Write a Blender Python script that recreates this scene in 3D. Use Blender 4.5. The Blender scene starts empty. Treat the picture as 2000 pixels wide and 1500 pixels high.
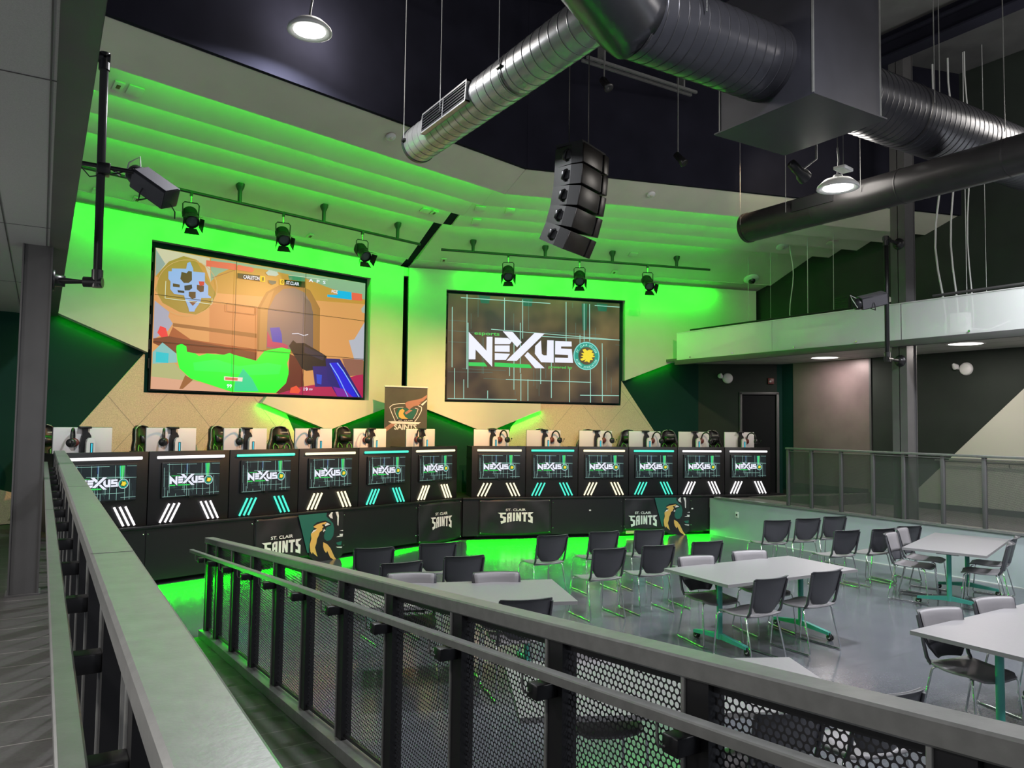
import bpy, bmesh, math, random
import numpy as np
from mathutils import Vector, Matrix
from mathutils.geometry import tessellate_polygon
SC = bpy.context.scene
COL = SC.collection
R = math.radians
random.seed(4)

# ------------------------------------------------------------------ camera
YAW, PITCH, ROLL = R(31.411), R(2.968), R(-0.739)
CAM = Vector((0, 0, 2.25))
_f = Vector((math.sin(YAW)*math.cos(PITCH), math.cos(YAW)*math.cos(PITCH), math.sin(PITCH)))
_r = Vector((math.cos(YAW), -math.sin(YAW), 0))
_u = _r.cross(_f)
_r2 = _r*math.cos(ROLL) - _u*math.sin(ROLL)
_u2 = _u*math.cos(ROLL) + _r*math.sin(ROLL)
cd = bpy.data.cameras.new('camera'); cam = bpy.data.objects.new('camera', cd); COL.objects.link(cam)
cd.sensor_width = 36; cd.sensor_fit = 'HORIZONTAL'; cd.lens = 27.0; cd.clip_start = .05; cd.clip_end = 200
m3 = Matrix((_r2, _u2, -_f)).transposed()
cam.matrix_world = Matrix.Translation(CAM) @ m3.to_4x4()
SC.camera = cam

# ------------------------------------------------------------------ colour management, world, exposure
vs = SC.view_settings
SC.display_settings.display_device = 'sRGB'
vs.view_transform = 'Standard'; vs.look = 'None'; vs.gamma = 1; vs.use_curve_mapping = False
vs.exposure = 0.0
wd = bpy.data.worlds.new('world'); SC.world = wd; wd.use_nodes = True
wd.node_tree.nodes['Background'].inputs[0].default_value = (.62, .68, .80, 1)
wd.node_tree.nodes['Background'].inputs[1].default_value = 0.30

# frames of the two angled stage walls (O is the slot between them): t runs right along the wall, s comes out towards the hall
O = Vector((6.303, 14.713, 0))
class Frame:
    def __init__(self, o, deg):
        a = R(deg); self.o = Vector((o[0], o[1], 0)); self.deg = deg
        self.t = Vector((math.cos(a), math.sin(a), 0)); self.n = Vector((math.sin(a), -math.cos(a), 0))
    def P(self, t, s, z): return self.o + self.t*t + self.n*s + Vector((0, 0, z))
    def mat(self, t=0, s=0, z=0):   # local x=t, y=into the wall, z up
        m = Matrix.Identity(4); n = -self.n
        for i in range(3):
            m[i][0] = self.t[i]; m[i][1] = n[i]; m[i][2] = (0, 0, 1)[i]
        p = self.P(t, s, z)
        for i in range(3): m[i][3] = p[i]
        return m
FL = Frame(O, 14.9); FR = Frame(O, -15.5)
SL = Frame((7.0, 13.25), 17.3); SR = Frame((7.0, 13.22), -17.1)    # front line of the stage, two halves

# ------------------------------------------------------------------ lights
def area(name, loc, target, size, size_y, power, color, shape='RECTANGLE', spread=180, xdir=None):
    l = bpy.data.lights.new(name, 'AREA'); l.shape = shape; l.size = size
    if shape in ('RECTANGLE', 'ELLIPSE'): l.size_y = size_y
    l.energy = power; l.color = color; l.spread = R(spread)
    o = bpy.data.objects.new(name, l); COL.objects.link(o)
    d = (Vector(target) - Vector(loc)).normalized()
    if xdir is None: o.rotation_euler = d.to_track_quat('-Z', 'Y').to_euler()
    else:
        x = Vector(xdir).normalized(); z = -d; z = (z - x*z.dot(x)).normalized(); y = z.cross(x)
        o.rotation_euler = Matrix((x, y, z)).transposed().to_euler()
    o.location = loc
    return o
def spot(name, loc, target, power, color, deg, blend=.6, radius=.08):
    l = bpy.data.lights.new(name, 'SPOT'); l.energy = power; l.color = color; l.spot_size = R(deg); l.spot_blend = blend; l.shadow_soft_size = radius
    o = bpy.data.objects.new(name, l); COL.objects.link(o); o.location = loc
    o.rotation_euler = (Vector(target)-Vector(loc)).to_track_quat('-Z', 'Y').to_euler(); return o
GREEN = (.0, 1, .0); WARM = (1, .50, .21); COOL = (.93, .95, 1.0)
# LED line tucked above the wall slabs, at the top of both walls
for F, t0, t1, nm in ((FL, -6.3, -.05, 'L'), (FR, .05, 8.3, 'R')):
    c = (t0+t1)/2; L = t1-t0
    k = (1.0 if nm == 'L' else .72)
    area('led_wall_top', F.P(c, .34, 5.42), F.P(c, .14, 4.80), L*k, .02, 13*L*k, GREEN, xdir=F.t)
# LED lines behind the four ceiling lips, aimed at the stage wall
LIPS = [(1.90, 5.93, 6.21), (2.55, 5.96, 6.20), (3.20, 5.99, 6.23), (3.95, 5.99, 6.28)]
for i, (s, zl, zr) in enumerate(LIPS):
    for F, t0, t1 in ((FL, -6.9, -s*.27-.05), (FR, s*.28+.05, 6.6)):
        c = (t0+t1)/2; L = t1-t0
        area('led_ceiling_lip', F.P(c, s-.03, zl+.05), F.P(c, s-1.0, zl+.45), L, .02, (3.2, 2.6, 2.6, 3.2)[i]*L, GREEN, xdir=F.t)
# LED line under the stage front
area('led_stage_front', SL.P(-3.45, -.03, .066), SL.P(-3.45, 1.0, -.28), 6.7, .02, 150, GREEN, spread=84, xdir=SL.t)
area('led_stage_front', SR.P(3.55, -.03, .066), SR.P(3.55, 1.0, -.28), 6.9, .02, 200, GREEN, spread=104, xdir=SR.t)
# LED lines under the lower edges of the pale wall slabs
for F, (ta, za), (tb, zb), w in ((FL, (-6.35, 3.75), (-5.45, 3.42), 1.0), (FL, (-3.157, 2.56), (-1.797, 2.086), 1.2), (FL, (-1.797, 2.086), (-.12, 2.65), 1.0),
                                 (FR, (.12, 2.65), (1.784, 2.056), 1.0), (FR, (1.784, 2.056), (2.988, 2.543), 1.2), (FR, (5.2, 3.35), (6.38, 3.79), 1.1)):
    L = math.hypot(tb-ta, zb-za); a, b = F.P(ta, .09, za), F.P(tb, .09, zb); c = (a+b)/2; d = Vector((0, 0, -1)); x = (b-a).normalized(); d = (d-x*d.dot(x)).normalized()
    area('led_slab_edge', c+d*.012, c+d-F.n*.25, L, .012, 4.2*w*L, GREEN, xdir=x)
# high bay lamps: (x, y, z, power)
BAYS = [(2.36, 8.25, 6.6, 190), (8.12, 5.78, 5.20, 150), (10.8, 3.7, 6.1, 270), (10.4, .4, 6.4, 300), (4.6, 2.4, 6.9, 240), (5.5, -2.4, 6.4, 360)]  # the third lamp is unseen, added to whiten the balcony glass
for x, y, z, p in BAYS:
    area('high_bay_light', (x, y, z-.09), (x, y, 0), .36 if y > 3.5 else 1.1, .36, p, COOL, 'DISK', 158 if z > 5.5 else 128)
for x, y, z, p in BAYS:  # point lights added beside the bays to brighten the ceiling
    l = bpy.data.lights.new('ceiling_fill_light', 'POINT'); l.energy = p*.42; l.color = (1, .95, .88); l.shadow_soft_size = .4
    o = bpy.data.objects.new('ceiling_fill_light', l); COL.objects.link(o); o.location = (x+.3, y+.3, z+.25)
# unseen point lights added beside the walkway to brighten the left soffit
for x, y in ((-2.6, 1.0), (-2.6, 6.0)):
    l = bpy.data.lights.new('soffit_fill_light', 'POINT'); l.energy = 70; l.color = (1, .96, .9); l.shadow_soft_size = .25
    o = bpy.data.objects.new('soffit_fill_light', l); COL.objects.link(o); o.location = (x, y, 2.7)
# warm track spots on the wall under the screens
spot('track_spot', (8.9, 8.0, 6.2), FL.P(-3.9, 0, 1.9), 2900, WARM, 40, 1)
spot('track_spot', (6.4, 8.2, 6.6), FL.P(-.6, 0, 1.8), 2300, WARM, 42, 1)
spot('track_spot', (5.4, 8.4, 6.6), FR.P(2.2, 0, 1.8), 2100, WARM, 42, 1)
spot('track_spot', (8.6, 6.9, 6.4), FR.P(5.3, 0, 2.2), 800, (1, .74, .45), 44, 1)
spot('track_spot', (9.2, 7.6, 6.3), (12.9, 9.8, 6.1), 90, (1, .9, .6), 80, 1)
# soffit downlights of the side corridor
DOWN = [(13.7, 10.1), (13.2, 7.0), (13.2, 3.6)]
WALKFILL = [(-1.3, 1.0), (-1.3, 4.2), (-1.3, 7.6)]  # unseen lamps added to wash out railing shadows on the walkway
for x, y in WALKFILL: area('walkway_fill_light', (x, y, 3.71), (x, y, 0), .3, .3, 46, (1, .95, .9), 'DISK')
for x, y in DOWN: area('soffit_light', (x, y, 3.68), (x, y, 0), .3, .3, 36, (1, .90, .84), 'DISK')

# ------------------------------------------------------------------ materials
MATS = {}
def node_mat(name):
    m = bpy.data.materials.new(name); m.use_nodes = True; nt = m.node_tree
    return m, nt, nt.nodes['Principled BSDF']
def mat(name, col, rough=.5, metal=0, noise=0, scale=8, bump=0, bscale=60, spec=.5, coat=0, vary=None):
    if name in MATS: return MATS[name]
    m, nt, b = node_mat(name)
    b.inputs['Base Color'].default_value = (*col, 1); b.inputs['Roughness'].default_value = rough
    b.inputs['Metallic'].default_value = metal; b.inputs['Specular IOR Level'].default_value = spec
    if coat: b.inputs['Coat Weight'].default_value = coat; b.inputs['Coat Roughness'].default_value = .15
    N, Lk = nt.nodes, nt.links
    tc = N.new('ShaderNodeTexCoord')
    if noise:
        n = N.new('ShaderNodeTexNoise'); n.inputs['Scale'].default_value = scale; n.inputs['Detail'].default_value = 6
        Lk.new(tc.outputs['Object'], n.inputs['Vector'])
        r = N.new('ShaderNodeMapRange'); r.inputs['From Min'].default_value = .3; r.inputs['From Max'].default_value = .7
        r.inputs['To Min'].default_value = 1-noise; r.inputs['To Max'].default_value = 1+noise
        Lk.new(n.outputs['Fac'], r.inputs['Value'])
        mx = N.new('ShaderNodeVectorMath'); mx.operation = 'SCALE'; mx.inputs[0].default_value = col
        Lk.new(r.outputs['Result'], mx.inputs['Scale']); Lk.new(mx.outputs['Vector'], b.inputs['Base Color'])
    if bump:
        n2 = N.new('ShaderNodeTexNoise'); n2.inputs['Scale'].default_value = bscale; n2.inputs['Detail'].default_value = 3
        Lk.new(tc.outputs['Object'], n2.inputs['Vector'])
        bp = N.new('ShaderNodeBump'); bp.inputs['Strength'].default_value = bump; bp.inputs['Distance'].default_value = .01
        Lk.new(n2.outputs['Fac'], bp.inputs['Height']); Lk.new(bp.outputs['Normal'], b.inputs['Normal'])
    MATS[name] = m; return m
def emi(name, col, strength=1.0):
    if name in MATS: return MATS[name]
    m, nt, b = node_mat(name)
    b.inputs['Base Color'].default_value = (.01, .01, .01, 1); b.inputs['Roughness'].default_value = .3
    b.inputs['Emission Color'].default_value = (*col, 1); b.inputs['Emission Strength'].default_value = strength
    MATS[name] = m; return m
def lines_mat(name, col, linecol, px, py, w, rough, noise=.1, nscale=30, axes=(0, 1), off=(0, 0), spec=.5, rnoise=0, brick=False):
    """paint/tile with straight seams every px, py metres (object coordinates)"""
    if name in MATS: return MATS[name]
    m, nt, b = node_mat(name); N, Lk = nt.nodes, nt.links
    tc = N.new('ShaderNodeTexCoord'); sx = N.new('ShaderNodeSeparateXYZ'); Lk.new(tc.outputs['Object'], sx.inputs[0])
    outs = []
    for ax, p, o in ((axes[0], px, off[0]), (axes[1], py, off[1])):
        if not p: continue
        a = N.new('ShaderNodeMath'); a.operation = 'MULTIPLY_ADD'; a.inputs[1].default_value = 1/p; a.inputs[2].default_value = o+50
        Lk.new(sx.outputs[ax], a.inputs[0])
        f = N.new('ShaderNodeMath'); f.operation = 'FRACT'; Lk.new(a.outputs[0], f.inputs[0])
        l = N.new('ShaderNodeMath'); l.operation = 'LESS_THAN'; l.inputs[1].default_value = w/p; Lk.new(f.outputs[0], l.inputs[0]); outs.append(l)
    if len(outs) == 2:
        mm = N.new('ShaderNodeMath'); mm.operation = 'MAXIMUM'; Lk.new(outs[0].outputs[0], mm.inputs[0]); Lk.new(outs[1].outputs[0], mm.inputs[1])
    else: mm = outs[0]
    n = N.new('ShaderNodeTexNoise'); n.inputs['Scale'].default_value = nscale; n.inputs['Detail'].default_value = 8; Lk.new(tc.outputs['Object'], n.inputs['Vector'])
    r = N.new('ShaderNodeMapRange'); r.inputs['From Min'].default_value = .3; r.inputs['From Max'].default_value = .7
    r.inputs['To Min'].default_value = 1-noise; r.inputs['To Max'].default_value = 1+noise; Lk.new(n.outputs['Fac'], r.inputs['Value'])
    sc = N.new('ShaderNodeVectorMath'); sc.operation = 'SCALE'; sc.inputs[0].default_value = col; Lk.new(r.outputs['Result'], sc.inputs['Scale'])
    mix = N.new('ShaderNodeMix'); mix.data_type = 'RGBA'; Lk.new(mm.outputs[0], mix.inputs['Factor'])
    Lk.new(sc.outputs['Vector'], mix.inputs['A']); mix.inputs['B'].default_value = (*linecol, 1)
    Lk.new(mix.outputs['Result'], b.inputs['Base Color'])
    b.inputs['Roughness'].default_value = rough; b.inputs['Specular IOR Level'].default_value = spec
    if rnoise:
        n3 = N.new('ShaderNodeTexNoise'); n3.inputs['Scale'].default_value = 3.5; n3.inputs['Detail'].default_value = 6; Lk.new(tc.outputs['Object'], n3.inputs['Vector'])
        r3 = N.new('ShaderNodeMapRange'); r3.inputs['To Min'].default_value = rough-rnoise; r3.inputs['To Max'].default_value = rough+rnoise
        Lk.new(n3.outputs['Fac'], r3.inputs['Value']); Lk.new(r3.outputs['Result'], b.inputs['Roughness'])
        bp = N.new('ShaderNodeBump'); bp.inputs['Strength'].default_value = .025; bp.inputs['Distance'].default_value = .01
        n4 = N.new('ShaderNodeTexNoise'); n4.inputs['Scale'].default_value = 14; Lk.new(tc.outputs['Object'], n4.inputs['Vector'])
        Lk.new(n4.outputs['Fac'], bp.inputs['Height']); Lk.new(bp.outputs['Normal'], b.inputs['Normal'])
    MATS[name] = m; return m
def perforated(name, col, pitch, hole, axes=(1, 2), rough=.45):
    """sheet metal punched with staggered round holes, in object coordinates"""
    if name in MATS: return MATS[name]
    m, nt, b = node_mat(name); N, Lk = nt.nodes, nt.links
    b.inputs['Base Color'].default_value = (*col, 1); b.inputs['Roughness'].default_value = rough
    tc = N.new('ShaderNodeTexCoord'); sx = N.new('ShaderNodeSeparateXYZ'); Lk.new(tc.outputs['Object'], sx.inputs[0])
    def M(op, a, bb=None, c=None):
        n = N.new('ShaderNodeMath'); n.operation = op
        for i, v in enumerate((a, bb, c)):
            if v is None: continue
            if isinstance(v, (int, float)): n.inputs[i].default_value = v
            else: Lk.new(v, n.inputs[i])
        return n.outputs[0]
    u = M('MULTIPLY_ADD', sx.outputs[axes[0]], 1/pitch, 500); v = M('MULTIPLY_ADD', sx.outputs[axes[1]], 1/(pitch*1.732), 500)
    ds = []
    for o in (0, .5):
        fu = M('SUBTRACT', M('FRACT', M('ADD', u, o)), .5); fv = M('MULTIPLY', M('SUBTRACT', M('FRACT', M('ADD', v, o)), .5), 1.732)
        ds.append(M('SQRT', M('ADD', M('MULTIPLY', fu, fu), M('MULTIPLY', fv, fv))))
    inside = M('LESS_THAN', M('MINIMUM', ds[0], ds[1]), hole/pitch/2)
    tr = N.new('ShaderNodeBsdfTransparent'); mix = N.new('ShaderNodeMixShader'); Lk.new(inside, mix.inputs[0])
    Lk.new(b.outputs[0], mix.inputs[1]); Lk.new(tr.outputs[0], mix.inputs[2])
    Lk.new(mix.outputs[0], N['Material Output'].inputs['Surface']); MATS[name] = m; return m
def whitened(name, col, alpha, rough=.12):
    if name in MATS: return MATS[name]
    m, nt, b = node_mat(name); b.inputs['Base Color'].default_value = (*col, 1); b.inputs['Roughness'].default_value = rough; b.inputs['Alpha'].default_value = alpha
    MATS[name] = m; return m

M_BEIGE = mat('beige_wall_paint', (.62, .60, .52), .6, noise=.03, scale=2)
M_CEIL = mat('ceiling_paint', (.66, .63, .54), .65, noise=.04, scale=2)
M_DKGREEN = mat('dark_green_paint', (.003, .034, .025), .7, noise=.1, scale=1, spec=.15)
M_CHAR = mat('charcoal_wall_paint', (.026, .033, .028), .7, noise=.12, scale=1.5, spec=.2)
M_BLACKCEIL = mat('black_ceiling_paint', (.014, .014, .023), .95, noise=.2, scale=1.5, spec=.1)
M_DECK = mat('grey_roof_deck', (.10, .10, .10), .7, noise=.2, scale=2)
M_BLACK = mat('black_laminate', (.0065, .0065, .008), .42, noise=.1, scale=4)
M_BLKPL = mat('black_plastic', (.012, .012, .013), .35)
M_STEEL = mat('charcoal_painted_steel', (.15, .153, .15), .33, noise=.12, scale=20, bump=.03, bscale=90, spec=.6)
M_COLUMN = mat('grey_column_paint', (.085, .083, .085), .42, noise=.08, scale=4)
M_TEALW = mat('pale_wall_paint', (.36, .40, .43), .55, noise=.04, scale=3)
M_BASEB = mat('rubber_baseboard', (.035, .036, .036), .6)
M_DUCT = mat('duct_grey_metal', (.060, .060, .072), .30, .5, noise=.12, scale=5)
M_DUCTD = mat('duct_dark_metal', (.035, .033, .034), .35, .4, noise=.2, scale=3)
M_CHROME = mat('chrome', (.75, .75, .76), .14, 1)
M_TEAL = mat('teal_green_steel', (.05, .30, .25), .4)
M_TOP = mat('light_grey_laminate', (.195, .187, .195), .38, noise=.03, scale=40)
M_TOPEDGE = mat('grey_edge_band', (.2, .195, .2), .5)
M_SHELL = mat('charcoal_chair_shell', (.045, .045, .053), .42, bump=.25, bscale=420)
M_SHELL_LIT = mat('grey_chair_seat', (.20, .19, .20), .42, bump=.2, bscale=420)  # paler copy of the shell: light on seat and back front, put into colour
M_WHITE = mat('white_plastic', (.75, .75, .74), .4)
M_MONW = mat('white_monitor_shell', (.72, .70, .70), .35)
M_FAB = mat('black_banner_cloth', (.010, .010, .013), .5, noise=.25, scale=6)
M_WIRE = mat('pale_cable', (.55, .56, .55), .5)
M_BRONZE = mat('brushed_bronze_panel', (.20, .145, .15), .40, .25, noise=.12, scale=2)
M_VINYL = lines_mat('polished_vinyl_floor', (.090, .095, .108), (.065, .07, .075), 1.22, .92, .008, .17, noise=.16, nscale=45, rnoise=.07, spec=.65)
M_TILE = lines_mat('dark_stone_floor_tile', (.036, .033, .032), (.17, .155, .145), 0, .33, .006, .55, noise=.22, nscale=60, axes=(0, 1), off=(0, .1))
M_CARPET = mat('grey_corridor_floor', (.12, .105, .10), .6, noise=.2, scale=14)
M_ACOU = mat('speckled_acoustic_board', (.60, .50, .36), .9, noise=.22, scale=90, bump=.3, bscale=120)
M_SEAM = mat('acoustic_seam', (.32, .29, .23), .9)
M_SOFF = mat('perforated_grey_soffit', (.42, .43, .42), .6, noise=.12, scale=260)
M_PERF = perforated('punched_black_sheet', (.018, .018, .021), .0215, .0165)
M_PERFF = perforated('fine_grey_mesh', (.05, .055, .052), .012, .0068)
M_GLASS = whitened('reflection_white_glass', (.96, .98, .98), .56)  # white base colour stands in for bright reflections in the glass
M_GOLD = mat('gold_print', (.80, .48, .12), .6)
M_PWHITE = mat('white_print', (.80, .80, .78), .6)
M_PGREEN = mat('green_print', (.006, .085, .062), .6)
M_PDG = mat('dark_green_print', (.010, .13, .10), .6)
M_PINK = mat('copper_print', (.42, .20, .15), .6)
M_OLIVE = mat('olive_banner', (.075, .075, .058), .6, noise=.1, scale=5)
E_WHITE = emi('lit_tube_white', (1, .95, .97), 1.5)
E_WARM = emi('lit_tube_warm', (1, .90, .58), 1.5)
E_TEAL = emi('lit_tube_teal', (.08, .90, .66), 1.15)
E_CYAN = emi('lit_cyan_strip', (.05, .65, .85), 1.2)
E_LAMP = emi('lamp_lens', (1, .98, .95), 14)
E_DOWN = emi('downlight_lens', (1, .95, .88), 3)

# ------------------------------------------------------------------ mesh helpers
class MB:
    def __init__(s): s.v = []; s.f = []; s.m = []; s.mats = []; s.sm = []
    def mi(s, m):
        if m not in s.mats: s.mats.append(m)
        return s.mats.index(m)
    def add(s, verts, faces, m, smooth=False, X=None):
        b = len(s.v); k = s.mi(m)
        for v in verts:
            v = Vector(v); s.v.append(X @ v if X is not None else v)
        for f in faces: s.f.append([b+i for i in f]); s.m.append(k); s.sm.append(smooth)
    def box(s, a, b, m, X=None, bev=0):
        x0, y0, z0 = [min(p, q) for p, q in zip(a, b)]; x1, y1, z1 = [max(p, q) for p, q in zip(a, b)]
        if bev <= 0:
            V = [(x0, y0, z0), (x1, y0, z0), (x1, y1, z0), (x0, y1, z0), (x0, y0, z1), (x1, y0, z1), (x1, y1, z1), (x0, y1, z1)]
            s.add(V, [(0, 3, 2, 1), (4, 5, 6, 7), (0, 1, 5, 4), (1, 2, 6, 5), (2, 3, 7, 6), (3, 0, 4, 7)], m, False, X); return
        bm = bmesh.new(); bmesh.ops.create_cube(bm, size=1)
        for v in bm.verts: v.co = Vector(((x0+x1)/2+v.co.x*(x1-x0), (y0+y1)/2+v.co.y*(y1-y0), (z0+z1)/2+v.co.z*(z1-z0)))
        bmesh.ops.bevel(bm, geom=bm.edges[:], offset=bev, segments=2, affect='EDGES', profile=.5)
        s.add([v.co for v in bm.verts], [[v.index for v in f.verts] for f in bm.faces], m, True, X); bm.free()
    def prism(s, poly, axis_o, ux, uy, uz, d, m, X=None, side=None):
        """polygon (2d) in the plane axis_o + a*ux + b*uy, thickened by d along uz"""
        o = Vector(axis_o); ux, uy, uz = Vector(ux), Vector(uy), Vector(uz)
        P = [o + ux*a + uy*b for a, b in poly]; n = len(P)
        tris = tessellate_polygon([[Vector((a, b, 0)) for a, b in poly]])
        if not d: s.add(P, tris, m, False, X); return
        Q = [p + uz*d for p in P]
        s.add(P+Q, [t for t in tris]+[tuple(n+i for i in reversed(t)) for t in tris], m, False, X)
        s.add(P+Q, [(i, (i+1) % n, n+(i+1) % n, n+i) for i in range(n)], side or m, False, X)
    def tube(s, pts, r, m, seg=10, X=None, caps=True, smooth=True):
        pts = [Vector(p) for p in pts]; n = len(pts); rr = r if isinstance(r, (list, tuple)) else [r]*n
        rings = []; up = None
        for i, p in enumerate(pts):
            d = (pts[min(i+1, n-1)]-pts[max(i-1, 0)]).normalized()
            if up is None: up = Vector((0, 0, 1)) if abs(d.z) < .9 else Vector((1, 0, 0))
            a = (up - d*up.dot(d)).normalized(); b = d.cross(a); up = a
            rings.append([p + a*(rr[i]*math.cos(2*math.pi*k/seg)) + b*(rr[i]*math.sin(2*math.pi*k/seg)) for k in range(seg)])
        V = [v for q in rings for v in q]
        F = [(i*seg+k, i*seg+(k+1) % seg, (i+1)*seg+(k+1) % seg, (i+1)*seg+k) for i in range(n-1) for k in range(seg)]
        s.add(V, F, m, smooth, X)
        if caps: s.add(rings[0], [list(reversed(range(seg)))], m, False, X); s.add(rings[-1], [list(range(seg))], m, False, X)
    def lathe(s, prof, m, seg=20, X=None, smooth=True):
        V = [(r*math.cos(2*math.pi*k/seg), r*math.sin(2*math.pi*k/seg), z) for r, z in prof for k in range(seg)]
        F = [(i*seg+k, i*seg+(k+1) % seg, (i+1)*seg+(k+1) % seg, (i+1)*seg+k) for i in range(len(prof)-1) for k in range(seg)]
        s.add(V, F, m, smooth, X)
    def grid(s, rows, m, thick=0, nd=None, X=None, smooth=True):
        """rows of points -> surface; with thick, a second skin along nd and rim"""
        h, w = len(rows), len(rows[0]); V = [Vector(p) for r in rows for p in r]
        F = [(j*w+i, j*w+i+1, (j+1)*w+i+1, (j+1)*w+i) for j in range(h-1) for i in range(w-1)]
        if not thick: s.add(V, F, m, smooth, X); return
        k = len(V); nd = Vector(nd)*thick; V2 = V+[v+nd for v in V]
        F2 = F+[tuple(k+i for i in reversed(f)) for f in F]
        rim = list(range(w))+[j*w+w-1 for j in range(1, h)]+[(h-1)*w+i for i in range(w-2, -1, -1)]+[j*w for j in range(h-2, 0, -1)]
        F2 += [(rim[i], rim[(i+1) % len(rim)], k+rim[(i+1) % len(rim)], k+rim[i]) for i in range(len(rim))]
        s.add(V2, F2, m, smooth, X)
    def build(s, name, parent=None, X=None):
        me = bpy.data.meshes.new(name); me.from_pydata([tuple(v) for v in s.v], [], s.f)
        for m in s.mats: me.materials.append(m)
        me.polygons.foreach_set('material_index', s.m); me.polygons.foreach_set('use_smooth', s.sm)
        me.validate(); me.update()
        bm = bmesh.new(); bm.from_mesh(me); bmesh.ops.recalc_face_normals(bm, faces=bm.faces[:]); bm.to_mesh(me); bm.free()
        o = bpy.data.objects.new(name, me); COL.objects.link(o)
        if parent is not None: o.parent = parent
        if X is not None: o.matrix_local = X
        return o
def tag(o, label, cat, group=None, kind=None):
    if label: o['label'] = label
    if cat: o['category'] = cat
    if group: o['group'] = group
    if kind: o['kind'] = kind
    return o
def thing(name, label, cat, X=None, group=None):
    o = bpy.data.objects.new(name, None); COL.objects.link(o); o.empty_display_size = .1
    if X is not None: o.matrix_world = X
    return tag(o, label, cat, group)
def struct(mb, name, parent=None):
    o = mb.build(name, parent)
    if parent is None: o['kind'] = 'structure'
    return o
def at(x, y, z, deg=0): return Matrix.Translation((x, y, z)) @ Matrix.Rotation(R(deg), 4, 'Z')
def dup(root, X, label=None, group=None):
    r = root.copy(); COL.objects.link(r); r.matrix_world = X
    if label: r['label'] = label
    if group: r['group'] = group
    for ch in list(root.children):
        c = ch.copy(); COL.objects.link(c); c.parent = r; c.matrix_parent_inverse = ch.matrix_parent_inverse.copy()
        for g in list(ch.children):
            d = g.copy(); COL.objects.link(d); d.parent = c; d.matrix_parent_inverse = g.matrix_parent_inverse.copy()
    return r
_tc = {}
def text_mesh(txt, bold=0.0):
    """flat text outline as (verts, faces, width), cap height about 1"""
    k = (txt, bold)
    if k not in _tc:
        cu = bpy.data.curves.new('lettering', 'FONT'); cu.body = txt; cu.size = 1.37; cu.offset = bold; cu.resolution_u = 3; cu.fill_mode = 'FRONT'
        ob = bpy.data.objects.new('lettering', cu); COL.objects.link(ob); bpy.context.view_layer.update()
        me = bpy.data.meshes.new_from_object(ob.evaluated_get(bpy.context.evaluated_depsgraph_get()))
        V = [v.co.copy() for v in me.vertices]; F = [list(p.vertices) for p in me.polygons]
        bpy.data.objects.remove(ob); bpy.data.curves.remove(cu); bpy.data.meshes.remove(me)
        xs = [v.x for v in V]; x0, w = min(xs), max(xs)-min(xs)
        _tc[k] = ([Vector((v.x-x0, v.y, 0)) for v in V], F, w)
    return _tc[k]
def put_text(mb, txt, m, fn, x, y, w, h, d, bold=.02):
    """letters inside the box x..x+w, baseline y, cap height h; fn(x, y, d) -> point"""
    V, F, W = text_mesh(txt, bold); k = w/W
    mb.add([fn(x+v.x*k, y+v.y*h, d) for v in V], F, m)
def flat(mb, poly, m, fn, d):
    t = tessellate_polygon([[Vector((a, b, 0)) for a, b in poly]])
    mb.add([fn(a, b, d) for a, b in poly], t, m)
def strip(mb, pts, w, m, fn, d):
    for (a, b), (c, e) in zip(pts[:-1], pts[1:]):
        L = math.hypot(c-a, e-b) or 1; nx, ny = -(e-b)/L*w/2, (c-a)/L*w/2
        mb.add([fn(a+nx, b+ny, d), fn(c+nx, e+ny, d), fn(c-nx, e-ny, d), fn(a-nx, b-ny, d)], [(0, 1, 2, 3)], m)
def homography(src, dst):
    A = []
    for (x, y), (u, v) in zip(src, dst):
        A.append([x, y, 1, 0, 0, 0, -u*x, -u*y, -u]); A.append([0, 0, 0, x, y, 1, -v*x, -v*y, -v])
    H = np.linalg.svd(np.array(A, float))[2][-1].reshape(3, 3)
    def f(x, y):
        q = H @ np.array([x, y, 1.]); return q[0]/q[2], q[1]/q[2]
    return f
# ================================================================== the room
U = .75                                        # level of the walkway, corridor and stage
mb = MB(); mb.box((-.2, -4, -.12), (14.6, 15.5, 0), M_VINYL); struct(mb, 'floor')
# left walkway: slab with stone tiles
mb = MB(); mb.box((-4, -4, U-.14), (.27, 13.4, U), M_TILE); mb.box((.255, -4, 0), (.275, 11.15, U-.001), M_BLACK); struct(mb, 'floor_walkway')
# ramp between the two handrails
RZ = lambda y: .744-.0866*y
mb = MB(); mb.prism([(0, RZ(0)), (8.58, .001), (8.6, -.02), (0, -.02)], (.28, 0, 0), (0, 1, 0), (0, 0, 1), (1, 0, 0), 1.30, M_TILE)
mb.box((.28, -4, -.02), (1.58, 0, U), M_TILE); struct(mb, 'floor_ramp')
mb = MB(); mb.prism([(-.0, RZ(0)+.07), (8.6, .07), (8.6, 0), (0, 0)], (1.47, 0, 0), (0, 1, 0), (0, 0, 1), (1, 0, 0), .11, M_STEEL)
struct(mb, 'trim_1')
# corridor level on the far side, its low front wall
mb = MB(); mb.box((12.02, -4, .55), (14.6, 13.2, U), M_CARPET)
mb.prism([(11.7, U-.01), (9.5, .95), (9.5, U-.01)], (12.9, 0, 0), (0, 1, 0), (0, 0, 1), (1, 0, 0), 1.5, M_CARPET); struct(mb, 'floor_corridor')
mb = MB(); mb.box((12.0, -4, 0), (12.12, 11.64, U), M_TEALW); mb.box((11.985, -4, 0), (12.0, 11.2, .012), M_WIRE); struct(mb, 'wall_low_front')
mb = MB(); mb.box((11.97, -4, U), (12.14, 11.5, U+.035), M_STEEL); struct(mb, 'trim_2')
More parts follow.
